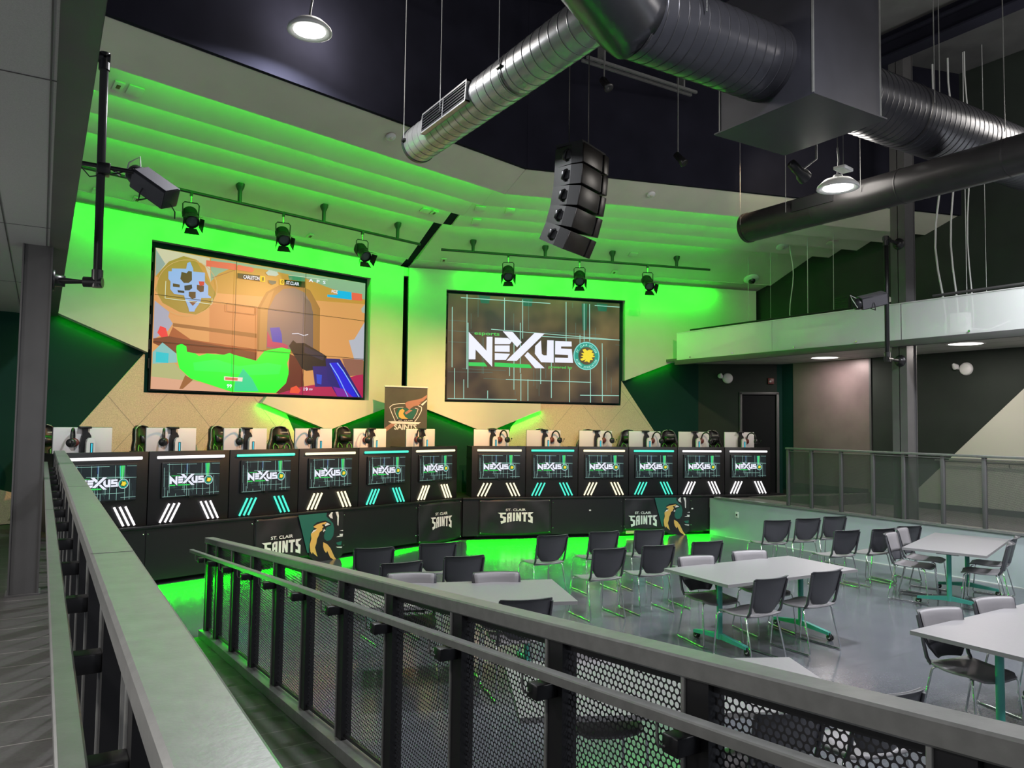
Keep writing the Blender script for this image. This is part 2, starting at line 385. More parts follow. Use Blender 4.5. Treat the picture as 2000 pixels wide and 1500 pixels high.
# stage wall, two halves, dark green base
for F, t0, t1, nm in ((FL, -10.2, 0, 'stage_left'), (FR, 0, 8.42, 'stage_right')):
    mb = MB(); X = F.mat()
    if nm == 'stage_left': mb.box((t0, 0, 0), (-.09, .2, 6.9), M_DKGREEN, X)
    else: mb.box((.09, 0, 0), (t1, .2, 6.9), M_DKGREEN, X)
    struct(mb, 'wall_'+nm)
mb = MB(); mb.box((6.0, 14.95, 0), (6.6, 15.05, 6.9), M_BLACKCEIL); struct(mb, 'wall_slot')
SLAB = .14
def slab(F, loop, name, y0=0.0, th=SLAB, m=M_BEIGE):
    mb = MB(); mb.prism(loop, F.P(0, y0+.001, 0), F.t, (0, 0, 1), F.n, th, m); return struct(mb, name)
# pale upper slabs with the notch for each screen
slab(FL, [(-9.2, 5.45), (-.10, 5.45), (-.10, 2.66), (-1.80, 2.086), (-3.157, 2.56), (-3.08, 2.672), (-.903, 2.672), (-.908, 5.095), (-5.129, 5.095), (-5.129, 3.30), (-6.381, 3.763), (-9.2, 4.8)], 'trim_3')
slab(FR, [(.10, 5.45), (8.30, 5.45), (8.30, 4.45), (6.411, 3.80), (4.95, 3.242), (4.95, 5.04), (.89, 5.04), (.89, 2.69), (2.986, 2.69), (2.988, 2.543), (1.784, 2.056), (.10, 2.685)], 'trim_4')
# slot trim between the walls
mb = MB(); mb.box((6.16, 14.62, 5.28), (6.45, 14.75, 5.46), M_BEIGE); struct(mb, 'trim_5')
# speckled acoustic boards with diagonal seams
AL = [(-5.145, 3.28), (-6.253, 1.848), (-6.9, .8), (-2.0, .8), (-2.411, 1.972), (-2.643, 2.427), (-3.157, 2.56), (-3.08, 2.67), (-5.129, 2.67), (-5.129, 3.27)]
AR = [(4.921, 3.24), (5.694, 2.173), (6.6, .8), (1.9, .8), (2.369, 2.182), (2.505, 2.348), (2.988, 2.55), (2.986, 2.69), (4.9, 2.69)]
def seams(F, poly, step, x0):
    xs = [p[0] for p in poly]; a, b = min(xs), max(xs); mb = MB()
    def inside(x, y):
        c = False; n = len(poly)
        for i in range(n):
            (x1, y1), (x2, y2) = poly[i], poly[(i+1) % n]
            if (y1 > y) != (y2 > y) and x < (x2-x1)*(y-y1)/(y2-y1)+x1: c = not c
        return c
    for sg in (1, -1):
        k = x0
        while k < b+4:
            pts = [(k+sg*(z*.02-1.4)*.86, z*.02) for z in range(40, 165)]
            run = []
            for p in pts+[(1e9, 0)]:
                if p[0] < 1e8 and inside(*p): run.append(p)
                else:
                    if len(run) > 2: strip(mb, [run[0], run[-1]], .008, M_SEAM, lambda x, y, d: F.P(x, d, y), .026)
                    run = []
            k += step
    return mb
for F, A, nm, x0 in ((FL, AL, 'acoustic_left', -9.5), (FR, AR, 'acoustic_right', -1.0)):
    mb = MB(); mb.prism(A, F.P(0, .001, 0), F.t, (0, 0, 1), F.n, .024, M_ACOU)
    s2 = seams(F, A, 1.22, x0); mb.add(s2.v, s2.f, M_SEAM); struct(mb, 'wall_'+nm)
mb = MB(); mb.prism([(-8.6, 1.75), (-6.84, 1.19), (-6.6, .76), (-8.6, .76)], FL.P(0, .001, 0), FL.t, (0, 0, 1), FL.n, .024, M_ACOU); struct(mb, 'wall_acoustic_low')
# short return wall with the service door, side wall of the corridor
DA = Frame((12.911, 12.88), -37.7)
mb = MB(); X = DA.mat()
for a, b, z0, z1 in ((0, .96, 0, 3.95), (1.76, 1.95, 0, 3.95), (.96, 1.76, 3.0, 3.95)): mb.box((a, 0, z0), (b, .12, z1), M_CHAR if a < 1 else M_DKGREEN, X)
struct(mb, 'wall_return')
mb = MB(); X = DA.mat()
for a, b, z0, z1 in ((.92, .98, .75, 3.04), (1.74, 1.80, .75, 3.04), (.92, 1.80, 2.99, 3.05)): mb.box((a, -.03, z0), (b, .02, z1), M_COLUMN, X, .004)
mb.box((.98, .03, .75), (1.74, .07, 2.99), mat('black_door_paint', (.004, .005, .006), .6, spec=.2), X)
d = struct(mb, 'door_1')
mb = MB(); mb.tube([X @ Vector((1.05, .03, 1.80)), X @ Vector((1.05, -.03, 1.80)), X @ Vector((1.17, -.03, 1.80))], .011, M_CHROME, 8)
mb.build('door_handle', d)
mb = MB()
xw = 14.40
mb.box((xw, -4, 0), (xw+.15, 13.3, 9.2), M_CHAR)
def onwall(a, b, d): return Vector((xw-d, a, b))
for poly, m, d in (([(8.637, 1.048), (6.672, 2.969), (5.6, 3.70), (-4, 3.70), (-4, .86), (8.637, .86)], mat('pale_lower_wall_paint', (.52, .52, .44), .6), .004),
                ([(11.4, .86), (11.4, 3.69), (11.75, 3.69), (11.75, .86)], M_DKGREEN, .006),):
    flat(mb, poly, m, onwall, d)
struct(mb, 'wall_right')
mb = MB(); mb.box((xw-.02, 9.55, .95), (xw-.001, 11.42, 3.69), M_BRONZE); mb.box((xw-.026, 9.52, .95), (xw-.001, 9.56, 3.69), M_COLUMN)
tag(mb.build('wall_panel'), 'tall brushed bronze wall panel between the dark door and the grey column', 'wall panel')
mb = MB(); mb.box((xw-.015, -4, U), (xw-.001, 9.45, U+.11), M_BASEB); mb.box((xw-.03, 9.6, .93), (xw-.015, 11.6, 1.02), M_BASEB); struct(mb, 'baseboard_right')
# balcony on the right: soffit with ceiling tiles, fascia, guard glass
mb = MB(); mb.box((12.01, -4, 3.69), (14.4, 13.05, 3.75), lines_mat('soffit_tile', (.42, .43, .42), (.10, .10, .10), .68, 1.22, .025, .5, noise=.04, off=(.35, .1))); struct(mb, 'ceiling_soffit_right')
mb = MB(); mb.box((11.96, -4, 3.60), (12.03, 12.66, 3.71), M_COLUMN, bev=.008); mb.box((12.03, -4, 3.682), (12.5, 12.66, 3.689), M_COLUMN); struct(mb, 'trim_6')
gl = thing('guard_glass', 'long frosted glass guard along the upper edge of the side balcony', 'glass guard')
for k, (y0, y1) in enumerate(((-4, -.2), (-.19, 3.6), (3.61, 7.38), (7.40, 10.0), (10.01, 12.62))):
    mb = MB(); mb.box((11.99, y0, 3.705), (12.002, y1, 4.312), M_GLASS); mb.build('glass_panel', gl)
mb = MB(); mb.box((11.984, -4, 4.309), (12.008, 12.62, 4.320), M_WHITE); mb.build('top_edge', gl)
for y in (1.0, 2.6, 4.5, 6.3, 8.2, 9.5, 11.0, 12.2):
    mb = MB(); mb.tube([(11.975, y, 3.75), (11.99, y, 3.75)], .016, M_CHROME, 10); mb.build('clamp', gl)
# left mezzanine soffit
mb = MB(); mb.box((-5, -4, 3.74), (.137, 13.05, 4.0), M_SOFF); struct(mb, 'ceiling_soffit_left')
mb = MB()
for x in (-.02, -.30): mb.box((x-.006, -4, 3.7365), (x+.001, 13.0, 3.7395), M_COLUMN)
for y in (.9, 3.9, 7.0, 10.0): mb.box((-5, y, 3.737), (.0, y+.006, 3.7395), M_COLUMN)
mb.box((.0, -4, 3.732), (.140, 13.0, 3.7395), M_COLUMN); mb.box((.137, -4, 3.735), (.143, 13.0, 4.0), M_COLUMN); struct(mb, 'trim_7')
# stepped ceiling over the stage
def band(F, pr, tfun, name):
    """pr: (s, z) corners; tfun(s) -> (t0, t1)"""
    mb = MB(); n = len(pr); A = [F.P(tfun(s)[0], s, z) for s, z in pr]; B = [F.P(tfun(s)[1], s, z) for s, z in pr]
    mb.add(A+B, [(i, (i+1) % n, n+(i+1) % n, n+i) for i in range(n)]+[list(range(n)), list(range(2*n-1, n-1, -1))], M_CEIL); return struct(mb, name)
PR = [[(.42, 5.56), (1.90, 6.21), (1.90, 6.7), (.42, 6.7)], [(1.905, 5.93), (2.545, 6.20), (2.545, 6.7), (1.905, 6.7)], [(2.55, 5.96), (3.195, 6.23), (3.195, 6.7), (2.55, 6.7)],
      [(3.20, 5.99), (3.945, 6.28), (3.945, 6.7), (3.20, 6.7)], [(3.95, 5.99), (4.55, 6.22), (4.55, 6.7), (3.95, 6.7)]]
# the lowest course reaches the wall; a thin lip there hides the LED line
tanL, tanR = math.tan(R(14.9)), math.tan(R(15.5))
for i, pr in enumerate(PR):
    g = .10 if i < 2 else 0
    band(FL, pr, lambda s: (-9.5, -s*tanL-g), 'ceiling_band_left')
    band(FR, pr, lambda s: (s*tanR+g, (14.4-6.303+s*math.sin(R(15.5)))/math.cos(R(15.5))), 'ceiling_band_right')
band(FL, [(.0, 5.47), (.42, 5.60), (.42, 6.7), (.0, 6.7)], lambda s: (-9.5, -s*tanL-.1), 'ceiling_band_left')
band(FR, [(.0, 5.47), (.42, 5.60), (.42, 6.7), (.0, 6.7)], lambda s: (s*tanR+.1, (14.4-6.303+s*math.sin(R(15.5)))/math.cos(R(15.5))), 'ceiling_band_right')
for F, a, b in ((FL, lambda s: -9.5, lambda s: -s*tanL-.1), (FR, lambda s: s*tanR+.1, lambda s: (14.4-6.303+s*math.sin(R(15.5)))/math.cos(R(15.5)))):
    band(F, [(.40, 5.36+.19), (.42, 5.36+.19), (.42, 5.62), (.40, 5.62)], lambda s: (a(s), b(s)), 'ceiling_lip')
mb = MB(); mb.box((6.0, 11.9, 6.55), (6.6, 14.9, 6.75), M_BLACKCEIL)
mb.prism([(14.62, 5.50), (12.77, 6.19), (12.77, 6.24), (14.62, 5.55)], (6.215, 0, 0), (0, 1, 0), (0, 0, 1), (1, 0, 0), .18, M_BLACKCEIL)  # black liner strips fill the gap, painting in its darkness
mb.prism([(12.74, 5.95), (12.1, 6.21), (12.1, 6.26), (12.74, 6.0)], (6.215, 0, 0), (0, 1, 0), (0, 0, 1), (1, 0, 0), .18, M_BLACKCEIL); struct(mb, 'ceiling_slot')
# black drop above the stepped ceiling and the high black roof
for F, t0, t1, nm in ((FL, -9.5, -4.56*tanL, 'left'), (FR, 4.56*tanR, 9.7, 'right')):
    mb = MB(); mb.box((t0, 0, 6.22), (t1, .06, 9.2), M_BLACKCEIL, F.mat(0, 4.62, 0)); struct(mb, 'wall_drop_'+nm)
mb = MB(); mb.box((-6, -5, 8.9), (10.6, 15, 9.1), M_BLACKCEIL); mb.box((10.6, -5, 8.9), (17, 15, 9.1), M_DECK); struct(mb, 'ceiling')
for x, w in ((11.9, .3), (14.9, .3), (-1.5, .3), (3.2, .25), (7.3, .25)):
    mb = MB(); mb.box((x-w/2, -5, 8.72), (x+w/2, 12, 8.75), M_BLACKCEIL); mb.box((x-.02, -5, 8.45), (x+.02, 12, 8.9), M_BLACKCEIL); mb.box((x-w/2, -5, 8.43), (x+w/2, 12, 8.46), M_BLACKCEIL)
    tag(mb.build('roof_beam'), 'black steel roof beam running the length of the hall', 'roof beam', 'roof beams')
# columns
def column(name, x0, x1, y0, y1, z0, z1, label):
    t = thing(name, label, 'column'); m = M_COLUMN
    mb = MB(); w = .012
    for xa, xb in ((x0, x0+w), (x1-w, x1)): mb.box((xa, y0, z0), (xb, y1, z1), m)
    mb.box((x0, (y0+y1)/2-.006, z0), (x1, (y0+y1)/2+.006, z1), m); mb.box((x0+.012, y0+.02, z0), (x1-.012, y1-.02, z1), m); mb.build('shaft', t)
    mb = MB(); mb.box((x0-.015, y0-.015, z0), (x1+.015, y1+.015, z0+.012), m); mb.build('base_plate', t); return t
column('steel_column', -.195, .03, 7.73, 7.95, U, 3.74, 'dark grey square steel column standing on the tiled walkway left of the rail')
column('steel_column', 12.06, 12.34, 7.34, 7.60, U+.001, 8.9, 'tall dark grey steel column behind the mesh railing beside the balcony')
# ================================================================== stage
LEDGE = .81
TL0, TR1 = -6.98, 7.20
st = thing('stage', 'long black angled stage platform with panelled front under the gaming desks', 'stage')
mb = MB()
PL, PA, PRt = SL.P(TL0, 0, 0), Vector((7.0, 13.235, 0)), SR.P(TR1, 0, 0)
back = [Vector((13.80, 12.10, 0)), Vector((12.95, 12.78, 0)), FR.P(.0, .03, 0), FL.P(-6.5, .03, 0)]
poly = [(p.x, p.y) for p in [PL, PA, PRt]+back]
mb.prism(poly, (0, 0, LEDGE-.06), (1, 0, 0), (0, 1, 0), (0, 0, 1), .06, M_BLACK); mb.build('deck', st)
segL = [(-6.98, -6.02), (-6.02, -4.42), (-4.42, -2.80), (-2.80, -1.15), (-1.15, .0)]
segR = [(.30, 1.79), (1.79, 3.31), (3.31, 4.80), (4.80, 6.27), (6.27, 7.20)]
for F, segs in ((SL, segL), (SR, segR)):
    for a, b in segs:
        mb = MB(); X = F.mat()
        mb.box((a+.004, .0, .07), (b-.004, .03, LEDGE-.035), M_BLACK, X); mb.box((a, .012, .07), (b, .05, LEDGE-.03), M_BLKPL, X)
        pn = mb.build('front_panel', st)
        for zz in (.20, .70):
            for tt in (a+.03, b-.03):
              mb = MB(); mb.lathe([(0, .006), (.009, .004), (.010, 0)], M_CHROME, 8, X @ Matrix.Translation((tt, 0, zz)) @ Matrix.Rotation(R(90), 4, 'X')); mb.build('bolt', pn)
mb = MB(); mb.box((.0, .0, .07), (.30, .03, LEDGE-.035), M_BLACK, SR.mat()); mb.build('front_panel', st)
mb = MB(); mb.box((TL0, -.03, LEDGE-.035), (.01, .04, LEDGE+.002), M_BLACK, SL.mat(), .004); mb.box((-.01, -.03, LEDGE-.035), (TR1+.03, .04, LEDGE+.002), M_BLACK, SR.mat(), .004); mb.build('edge_trim', st)
mb = MB(); mb.box((TR1-.03, .0, .07), (TR1, .9, LEDGE-.03), M_BLACK, SR.mat()); mb.build('side_panel', st)
mb = MB()
for F, a, b in ((SL, TL0, 0), (SR, .3, TR1)):
    mb.box((a, .30, .0), (b, .33, LEDGE-.06), M_BLKPL, F.mat())
mb.build('plinth', st)
mb = MB()
for F, t in ((SL, -3.55), (SR, 2.6), (SR, 4.86)):
    mb.box((t-.02, -.002, .52), (t+.02, 0, .545), M_PWHITE, F.mat())
mb.build('sticker', st)

# ---------------------------------------------------------------- the logo drawing shown on every screen
C0 = [(80, 85), (1930, 190), (1920, 1265), (65, 1225)]
H0 = homography(C0, [(0, 1), (1, 1), (1, 0), (0, 0)])
LOGO = [[(300, 500), (490, 702), (492, 552), (555, 552), (552, 875), (374, 690), (372, 795), (300, 795)],
        [(580, 560), (720, 565), (765, 600), (740, 632), (580, 632)], [(580, 645), (740, 645), (740, 715), (580, 712)], [(580, 728), (745, 735), (700, 800), (580, 800)],
        [(1010, 508), (1118, 515), (815, 812), (705, 810)], [(665, 492), (770, 497), (870, 610), (820, 665)], [(900, 755), (935, 715), (1118, 890), (1015, 890)],
        [(1015, 650), (1078, 588), (1086, 735), (1108, 752), (1140, 752), (1145, 588), (1215, 590), (1215, 830), (1080, 825), (1012, 735)],
        [(1232, 595), (1408, 602), (1410, 655), (1295, 655), (1295, 677), (1410, 682), (1425, 832), (1230, 828), (1230, 775), (1370, 778), (1370, 748), (1230, 740)]]
BARS = [[(300, 825), (470, 830), (500, 872), (300, 865)], [(578, 828), (955, 850), (980, 890), (578, 872)]]
VL = [(122, 230, 880), (280, 95, 900), (292, 400, 1100), (685, 130, 480), (740, 880, 975), (787, 540, 1120), (855, 400, 940), (880, 150, 570), (862, 950, 1240), (938, 1010, 1240), (1075, 890, 1060), (1190, 830, 1210), (1350, 170, 600), (1385, 880, 1255), (1500, 530, 800), (1545, 190, 600), (1605, 195, 600), (1612, 900, 1260), (1740, 620, 1250), (150, 890, 1215), (248, 1010, 1215), (505, 1130, 1215)]
VT = [(325, 300, 470), (400, 100, 340), (445, 560, 950), (460, 560, 950), (785, 300, 560), (1000, 890, 1080), (1035, 890, 1110), (1058, 900, 1190), (1225, 590, 930), (1130, 830, 1000), (1420, 180, 240), (1455, 400, 560), (1665, 450, 620), (1785, 770, 1130), (1838, 990, 1160), (945, 160, 480), (800, 1130, 1180)]
HL = [(215, 130, 1180, 190), (540, 470, 1930, 585), (1090, 547, 1930, 585), (700, 1010, 1620, 1042), (75, 1215, 820, 1228), (1500, 1180, 1920, 1185), (1660, 210, 1930, 228)]
HT = [(80, 930, 560, 935), (80, 485, 560, 520), (230, 895, 700, 915), (460, 1000, 700, 1010), (80, 605, 300, 615), (90, 375, 280, 385), (1110, 500, 1720, 530), (1885, 636, 1930, 640)]
GRIF = [(1525, 690), (1555, 680), (1575, 700), (1600, 690), (1640, 700), (1625, 720), (1655, 735), (1635, 750), (1665, 765), (1625, 775), (1640, 800), (1610, 800), (1600, 830), (1575, 815), (1545, 820), (1560, 795), (1520, 810), (1500, 790), (1535, 775), (1505, 760), (1540, 750), (1510, 725), (1545, 725)]
def nexus(mb, w, h, bg, kind, fn=None):
    """draws on the plane y=0 facing -y; x -w/2..w/2, z -h/2..h/2"""
    fn = fn or (lambda x, y, d: Vector(((x-.5)*w, -d, (y-.5)*h)))
    g = lambda x, y, d: fn(*H0(x, y), d)
    wht, grn, tl, dim = emi('screen_white', (.86, .88, 1), 1.0), emi('screen_green', (.03, .62, .10), 1), emi('screen_teal', (.05, .60, .48), .9), emi('screen_dim', (.14, .30, .26), .6)
    ln = emi('screen_line', (.42, .85, .70), .85) if kind == 'wall' else emi('monitor_line', (.45, .85, .74), .8)
    e = .0012 if kind == 'wall' else .0006
    lw = 7 if kind == 'wall' else 9
    flat(mb, [(0, 0), (1, 0), (1, 1), (0, 1)], bg, fn, 0)
    if kind == 'wall':
        gl = emi('screen_deep_green', (.02, .22, .13), .5)
        for a, b in ((1520, 1580), (640, 690)): flat(mb, [(a, 190), (b, 190), (b-10, 480 if a > 1000 else 180), (a+10, 480 if a > 1000 else 180)], gl, g, e)
        for cx in (470, 930, 1740): y0 = 105+(cx-470)*.065; flat(mb, [(cx-60, y0), (cx+60, y0+8), (cx+48, y0+88), (cx-40, y0+84)], gl, g, e)
    else:
        flat(mb, [(1490, 190), (1600, 190), (1570, 620), (1510, 620)], grn, g, e); flat(mb, [(840, 150), (900, 150), (890, 500), (850, 500)], emi('screen_blue', (.05, .10, .30), .6), g, e)
        flat(mb, [(1460, 190), (1490, 190), (1505, 600), (1480, 600)], tl, g, e)
    for x, a, b in VT: strip(mb, [(x, a), (x, b)], lw*.5, dim, g, e*2)
    for a, b, c, d in HT: strip(mb, [(a, b), (c, d)], lw*.5, dim, g, e*2)
    for x, a, b in VL: strip(mb, [(x, a), (x, b)], lw, ln, g, e*3)
    for a, b, c, d in HL: strip(mb, [(a, b), (c, d)], lw, ln, g, e*3)
    for p in BARS: flat(mb, p, grn, g, e*4)
    for p in LOGO: flat(mb, p, wht, g, e*5)
    cx, cy = H0(1570, 757); ru, rv = .079, .079*16/9
    circ = lambda k, n=28: [(cx+ru*k*math.cos(2*math.pi*i/n), cy+rv*k*math.sin(2*math.pi*i/n)) for i in range(n)]
    flat(mb, circ(1), wht if kind != 'wall' else emi('seal_pale', (.25, .75, .68), .9), fn, e*4.5)
    flat(mb, circ(.92), emi('seal_teal', (.02, .36, .26), .9), fn, e*5); flat(mb, circ(.63), bg if kind == 'wall' else emi('seal_dark', (.01, .03, .02), 1), fn, e*5.5)
    flat(mb, GRIF, emi('seal_gold', (.90, .72, .04), 1), g, e*6)
    # lettering of the seal, letter by letter round the ring
    for txt, a0, a1, up in (('ST. CLAIR COLLEGE', 160, 20, 1), ('ALUMNI ASSOCIATION', 202, 338, -1)) if kind == 'wall' else ():
        L = [c for c in txt]
        for i, c in enumerate(L):
            if c == ' ': continue
            th = R(a0+(a1-a0)*i/(len(L)-1)); V, Fc, W = text_mesh(c, .02)
            rr = .70 if up > 0 else .86; sz = .15
            ca, sa = math.cos(th-R(90)), math.sin(th-R(90))
            if up < 0: ca, sa = -ca, -sa
            pts = []
            for v in V:
                lx, ly = (v.x-W/2)*sz*.8, v.y*sz
                pts.append(fn(cx+ru*(rr*math.cos(th)+lx*ca-ly*sa), cy+rv*(rr*math.sin(th)+lx*sa+ly*ca), e*6))
            mb.add(pts, Fc, emi('seal_letter', (.55, .95, .85), 1))
    if kind == 'wall':
        x0, y0 = H0(360, 528); x1, _ = H0(630, 530); put_text(mb, 'esports', emi('screen_lime', (.08, .62, .10), 1), fn, x0, y0, x1-x0, .034, e*5)
        x0, y0 = H0(1160, 888); x1, _ = H0(1415, 890); put_text(mb, 'powered by', emi('screen_lime', (.08, .62, .10), 1), fn, x0, y0, x1-x0, .026, e*5)
    else:
        x0, y0 = H0(360, 540); x1, _ = H0(640, 530); put_text(mb, 'esports', grn, fn, x0, y0, x1-x0, .04, e*5)

# ---------------------------------------------------------------- game picture on the first video wall
G0 = homography([(85, 80), (1945, 375), (1930, 1385), (50, 1310)], [(0, 1), (1, 1), (1, 0), (0, 0)])
GAME = [((.72, .46, .24), [(-50, -60), (2100, 300), (2100, 1500), (-50, 1500)]),
 ((.62, .42, .15), [(85, 80), (1945, 375), (1945, 560), (600, 470), (85, 330)]), ((.66, .38, .20), [(560, 560), (1000, 600), (1000, 960), (560, 900)]),
 ((.50, .40, .13), [(200, 190), (330, 150), (440, 190), (560, 380), (620, 480), (560, 600), (440, 660), (300, 640), (150, 560), (85, 450), (120, 280)]),
 ((.66, .62, .50), [(85, 80), (560, 165), (570, 380), (520, 240), (440, 180), (330, 150), (200, 200), (110, 300), (85, 330)]), ((.42, .48, .46), [(85, 90), (170, 220), (110, 300), (85, 330)]),
 ((.40, .52, .40), [(570, 165), (1945, 375), (1945, 520), (1600, 410), (1400, 330), (1050, 260), (800, 230), (640, 300), (570, 370)]),
 ((.50, .50, .57), [(80, 540), (210, 640), (200, 680), (240, 740), (200, 800), (70, 880)]), ((.56, .57, .62), [(1940, 720), (1850, 870), (1800, 880), (1860, 1080), (1935, 1060)]), ((.50, .55, .5), [(1942, 560), (1910, 600), (1915, 630), (1942, 640)]),
 ((.80, .14, .14), [(105, 820), (130, 760), (180, 780), (200, 850), (150, 870)]),
 ((.47, .30, .13), [(985, 980), (985, 600), (1060, 460), (1180, 395), (1330, 385), (1450, 440), (1540, 600), (1540, 1000)]), ((.55, .37, .18), [(1000, 980), (1010, 600), (1080, 470), (1130, 440), (1075, 600), (1065, 960)]),
 ((.36, .29, .28), [(1065, 950), (1075, 620), (1140, 490), (1210, 430), (1310, 420), (1400, 460), (1460, 560), (1478, 650), (1480, 980)]), ((.27, .22, .22), [(1400, 500), (1450, 540), (1478, 640), (1480, 980), (1410, 980)]),
 ((.46, .27, .12), [(240, 735), (980, 825), (980, 862), (240, 765)]), ((.33, .14, .07), [(70, 870), (210, 850), (980, 965), (975, 1060), (620, 1000), (260, 1000), (70, 910)]),
 ((.50, .22, .10), [(205, 850), (240, 770), (400, 880), (980, 960), (980, 990)]),
 ((.10, .14, .55), [(1095, 772), (1180, 768), (1200, 830), (1205, 905), (1120, 895)]), ((.60, .12, .25), [(1072, 800), (1100, 860), (1120, 895), (1205, 905), (1260, 930), (1250, 960), (1070, 940)]),
 ((.0, .90, .12), [(270, 960), (275, 930), (320, 915), (360, 940), (365, 985), (440, 1000), (470, 1022), (540, 1000), (600, 1005), (690, 1010), (740, 995), (780, 1010), (975, 1062), (1050, 975), (1200, 945), (1280, 965), (1275, 1020), (1250, 1080), (1270, 1180), (1240, 1260), (1150, 1345), (760, 1335), (560, 1270), (400, 1220), (300, 1130), (280, 1050)]),
 ((.05, .97, .2), [(420, 1080), (620, 1050), (820, 1110), (1080, 1080), (1200, 1100), (1180, 1180), (900, 1190), (640, 1160), (430, 1150)]), ((.05, .70, .42), [(790, 1250), (860, 1130), (940, 1220), (1000, 1330), (780, 1330)]),
 ((.55, .56, .34), [(60, 1090), (260, 1085), (300, 1135), (400, 1225), (480, 1250), (50, 1200)]), ((.72, .50, .38), [(50, 1200), (480, 1250), (560, 1275), (760, 1340), (50, 1315)]), ((.45, .25, .12), [(350, 1190), (420, 1230), (330, 1310), (300, 1310)]),
 ((.36, .60, .58), [(65, 990), (150, 905), (270, 1000), (280, 1080), (65, 1090)]), ((.05, .62, .66), [(95, 985), (205, 1000), (200, 1085), (92, 1075)]),
 ((.25, .07, .06), [(1270, 1000), (1380, 1050), (1400, 1280), (1380, 1360), (1150, 1348), (1240, 1260), (1262, 1180)]),
 ((.55, .04, .20), [(1380, 1290), (1700, 1240), (1930, 1170), (1930, 1385), (1160, 1355)]), ((.42, .25, .20), [(1740, 1040), (1930, 1050), (1930, 1180), (1790, 1200)]),
 ((.03, .03, .06), [(1265, 930), (1300, 880), (1330, 905), (1400, 905), (1500, 960), (1600, 1020), (1600, 1120), (1520, 1140), (1420, 1150), (1380, 1130), (1340, 1060), (1300, 1000)]), ((.09, .08, .14), [(1400, 930), (1580, 1010), (1570, 1060), (1400, 990)]),
 ((.05, .02, .32), [(1475, 1110), (1600, 1110), (1660, 1290), (1500, 1290)]), ((.04, .16, .65), [(1510, 1180), (1560, 1185), (1555, 1270), (1515, 1260)]),
 ((.02, .02, .30), [(1590, 1040), (1720, 1045), (1770, 1130), (1920, 1385), (1700, 1385), (1610, 1230)]), ((.02, .03, .72), [(1625, 1080), (1705, 1075), (1750, 1150), (1880, 1380), (1760, 1380)]), ((.35, .02, .45), [(1660, 1290), (1760, 1310), (1840, 1385), (1700, 1385)]),
 ((.42, .56, .76), [(350, 262), (360, 212), (385, 200), (412, 262), (412, 285), (515, 295), (515, 380), (545, 410), (545, 490), (570, 505), (570, 515), (485, 515), (480, 545), (435, 610), (425, 635), (380, 635), (372, 600), (340, 520), (335, 495), (245, 480), (212, 440), (215, 375), (195, 350), (195, 285), (225, 285), (225, 260)]),
 ((.20, .15, .05), [(310, 290), (355, 300), (370, 280), (400, 285), (402, 360), (375, 385), (330, 385), (300, 350)]), ((.20, .15, .06), [(235, 390), (295, 400), (295, 425), (235, 418)]), ((.06, .09, .09), [(335, 410), (400, 398), (405, 430), (380, 450), (338, 450)]), ((.20, .10, .05), [(445, 400), (508, 410), (505, 460), (475, 465), (445, 440)]), ((.20, .13, .05), [(375, 462), (435, 462), (435, 515), (405, 525), (375, 500)]), ((.06, .05, .05), [(275, 448), (335, 455), (335, 475), (280, 468)]), ((.35, .18, .10), [(370, 540), (450, 545), (410, 585)]), ((.65, .10, .10), [(460, 370), (510, 372), (508, 405), (470, 410)]),
 ((.75, .26, .20), [(525, 185), (790, 215), (790, 270), (525, 238)]), ((.75, .26, .20), [(800, 222), (930, 245), (950, 268), (930, 288), (800, 268)]), ((.16, .40, .26), [(1250, 310), (1400, 325), (1400, 365), (1260, 350)]),
 ((.55, .62, .58), [(1050, 290), (1080, 265), (1150, 280), (1165, 305), (1140, 320), (1070, 312)]), ((.08, .20, .22), [(1075, 355), (1145, 362), (1140, 385), (1110, 395), (1080, 380)]),
 ((.015, .015, .015), [(800, 295), (1000, 315), (1000, 366), (800, 340)]), ((.80, .62, .05), [(1000, 318), (1045, 323), (1045, 372), (1000, 367)]), ((.80, .62, .05), [(1175, 345), (1215, 349), (1215, 396), (1175, 392)]), ((.015, .015, .015), [(1215, 350), (1400, 365), (1400, 420), (1215, 396)]),
 ((.06, .55, .75), [(1690, 440), (1815, 455), (1820, 522), (1600, 498), (1600, 478), (1690, 480)]), ((.78, .22, .18), [(1817, 457), (1912, 470), (1912, 530), (1820, 522)]), ((.85, .75, .68), [(690, 1200), (855, 1210), (850, 1245), (690, 1235)]), ((.75, .32, .22), [(700, 1207), (810, 1215), (808, 1237), (700, 1230)]), ((.80, .20, .12), [(1280, 1300), (1330, 1280), (1370, 1320), (1350, 1350), (1270, 1345)])]
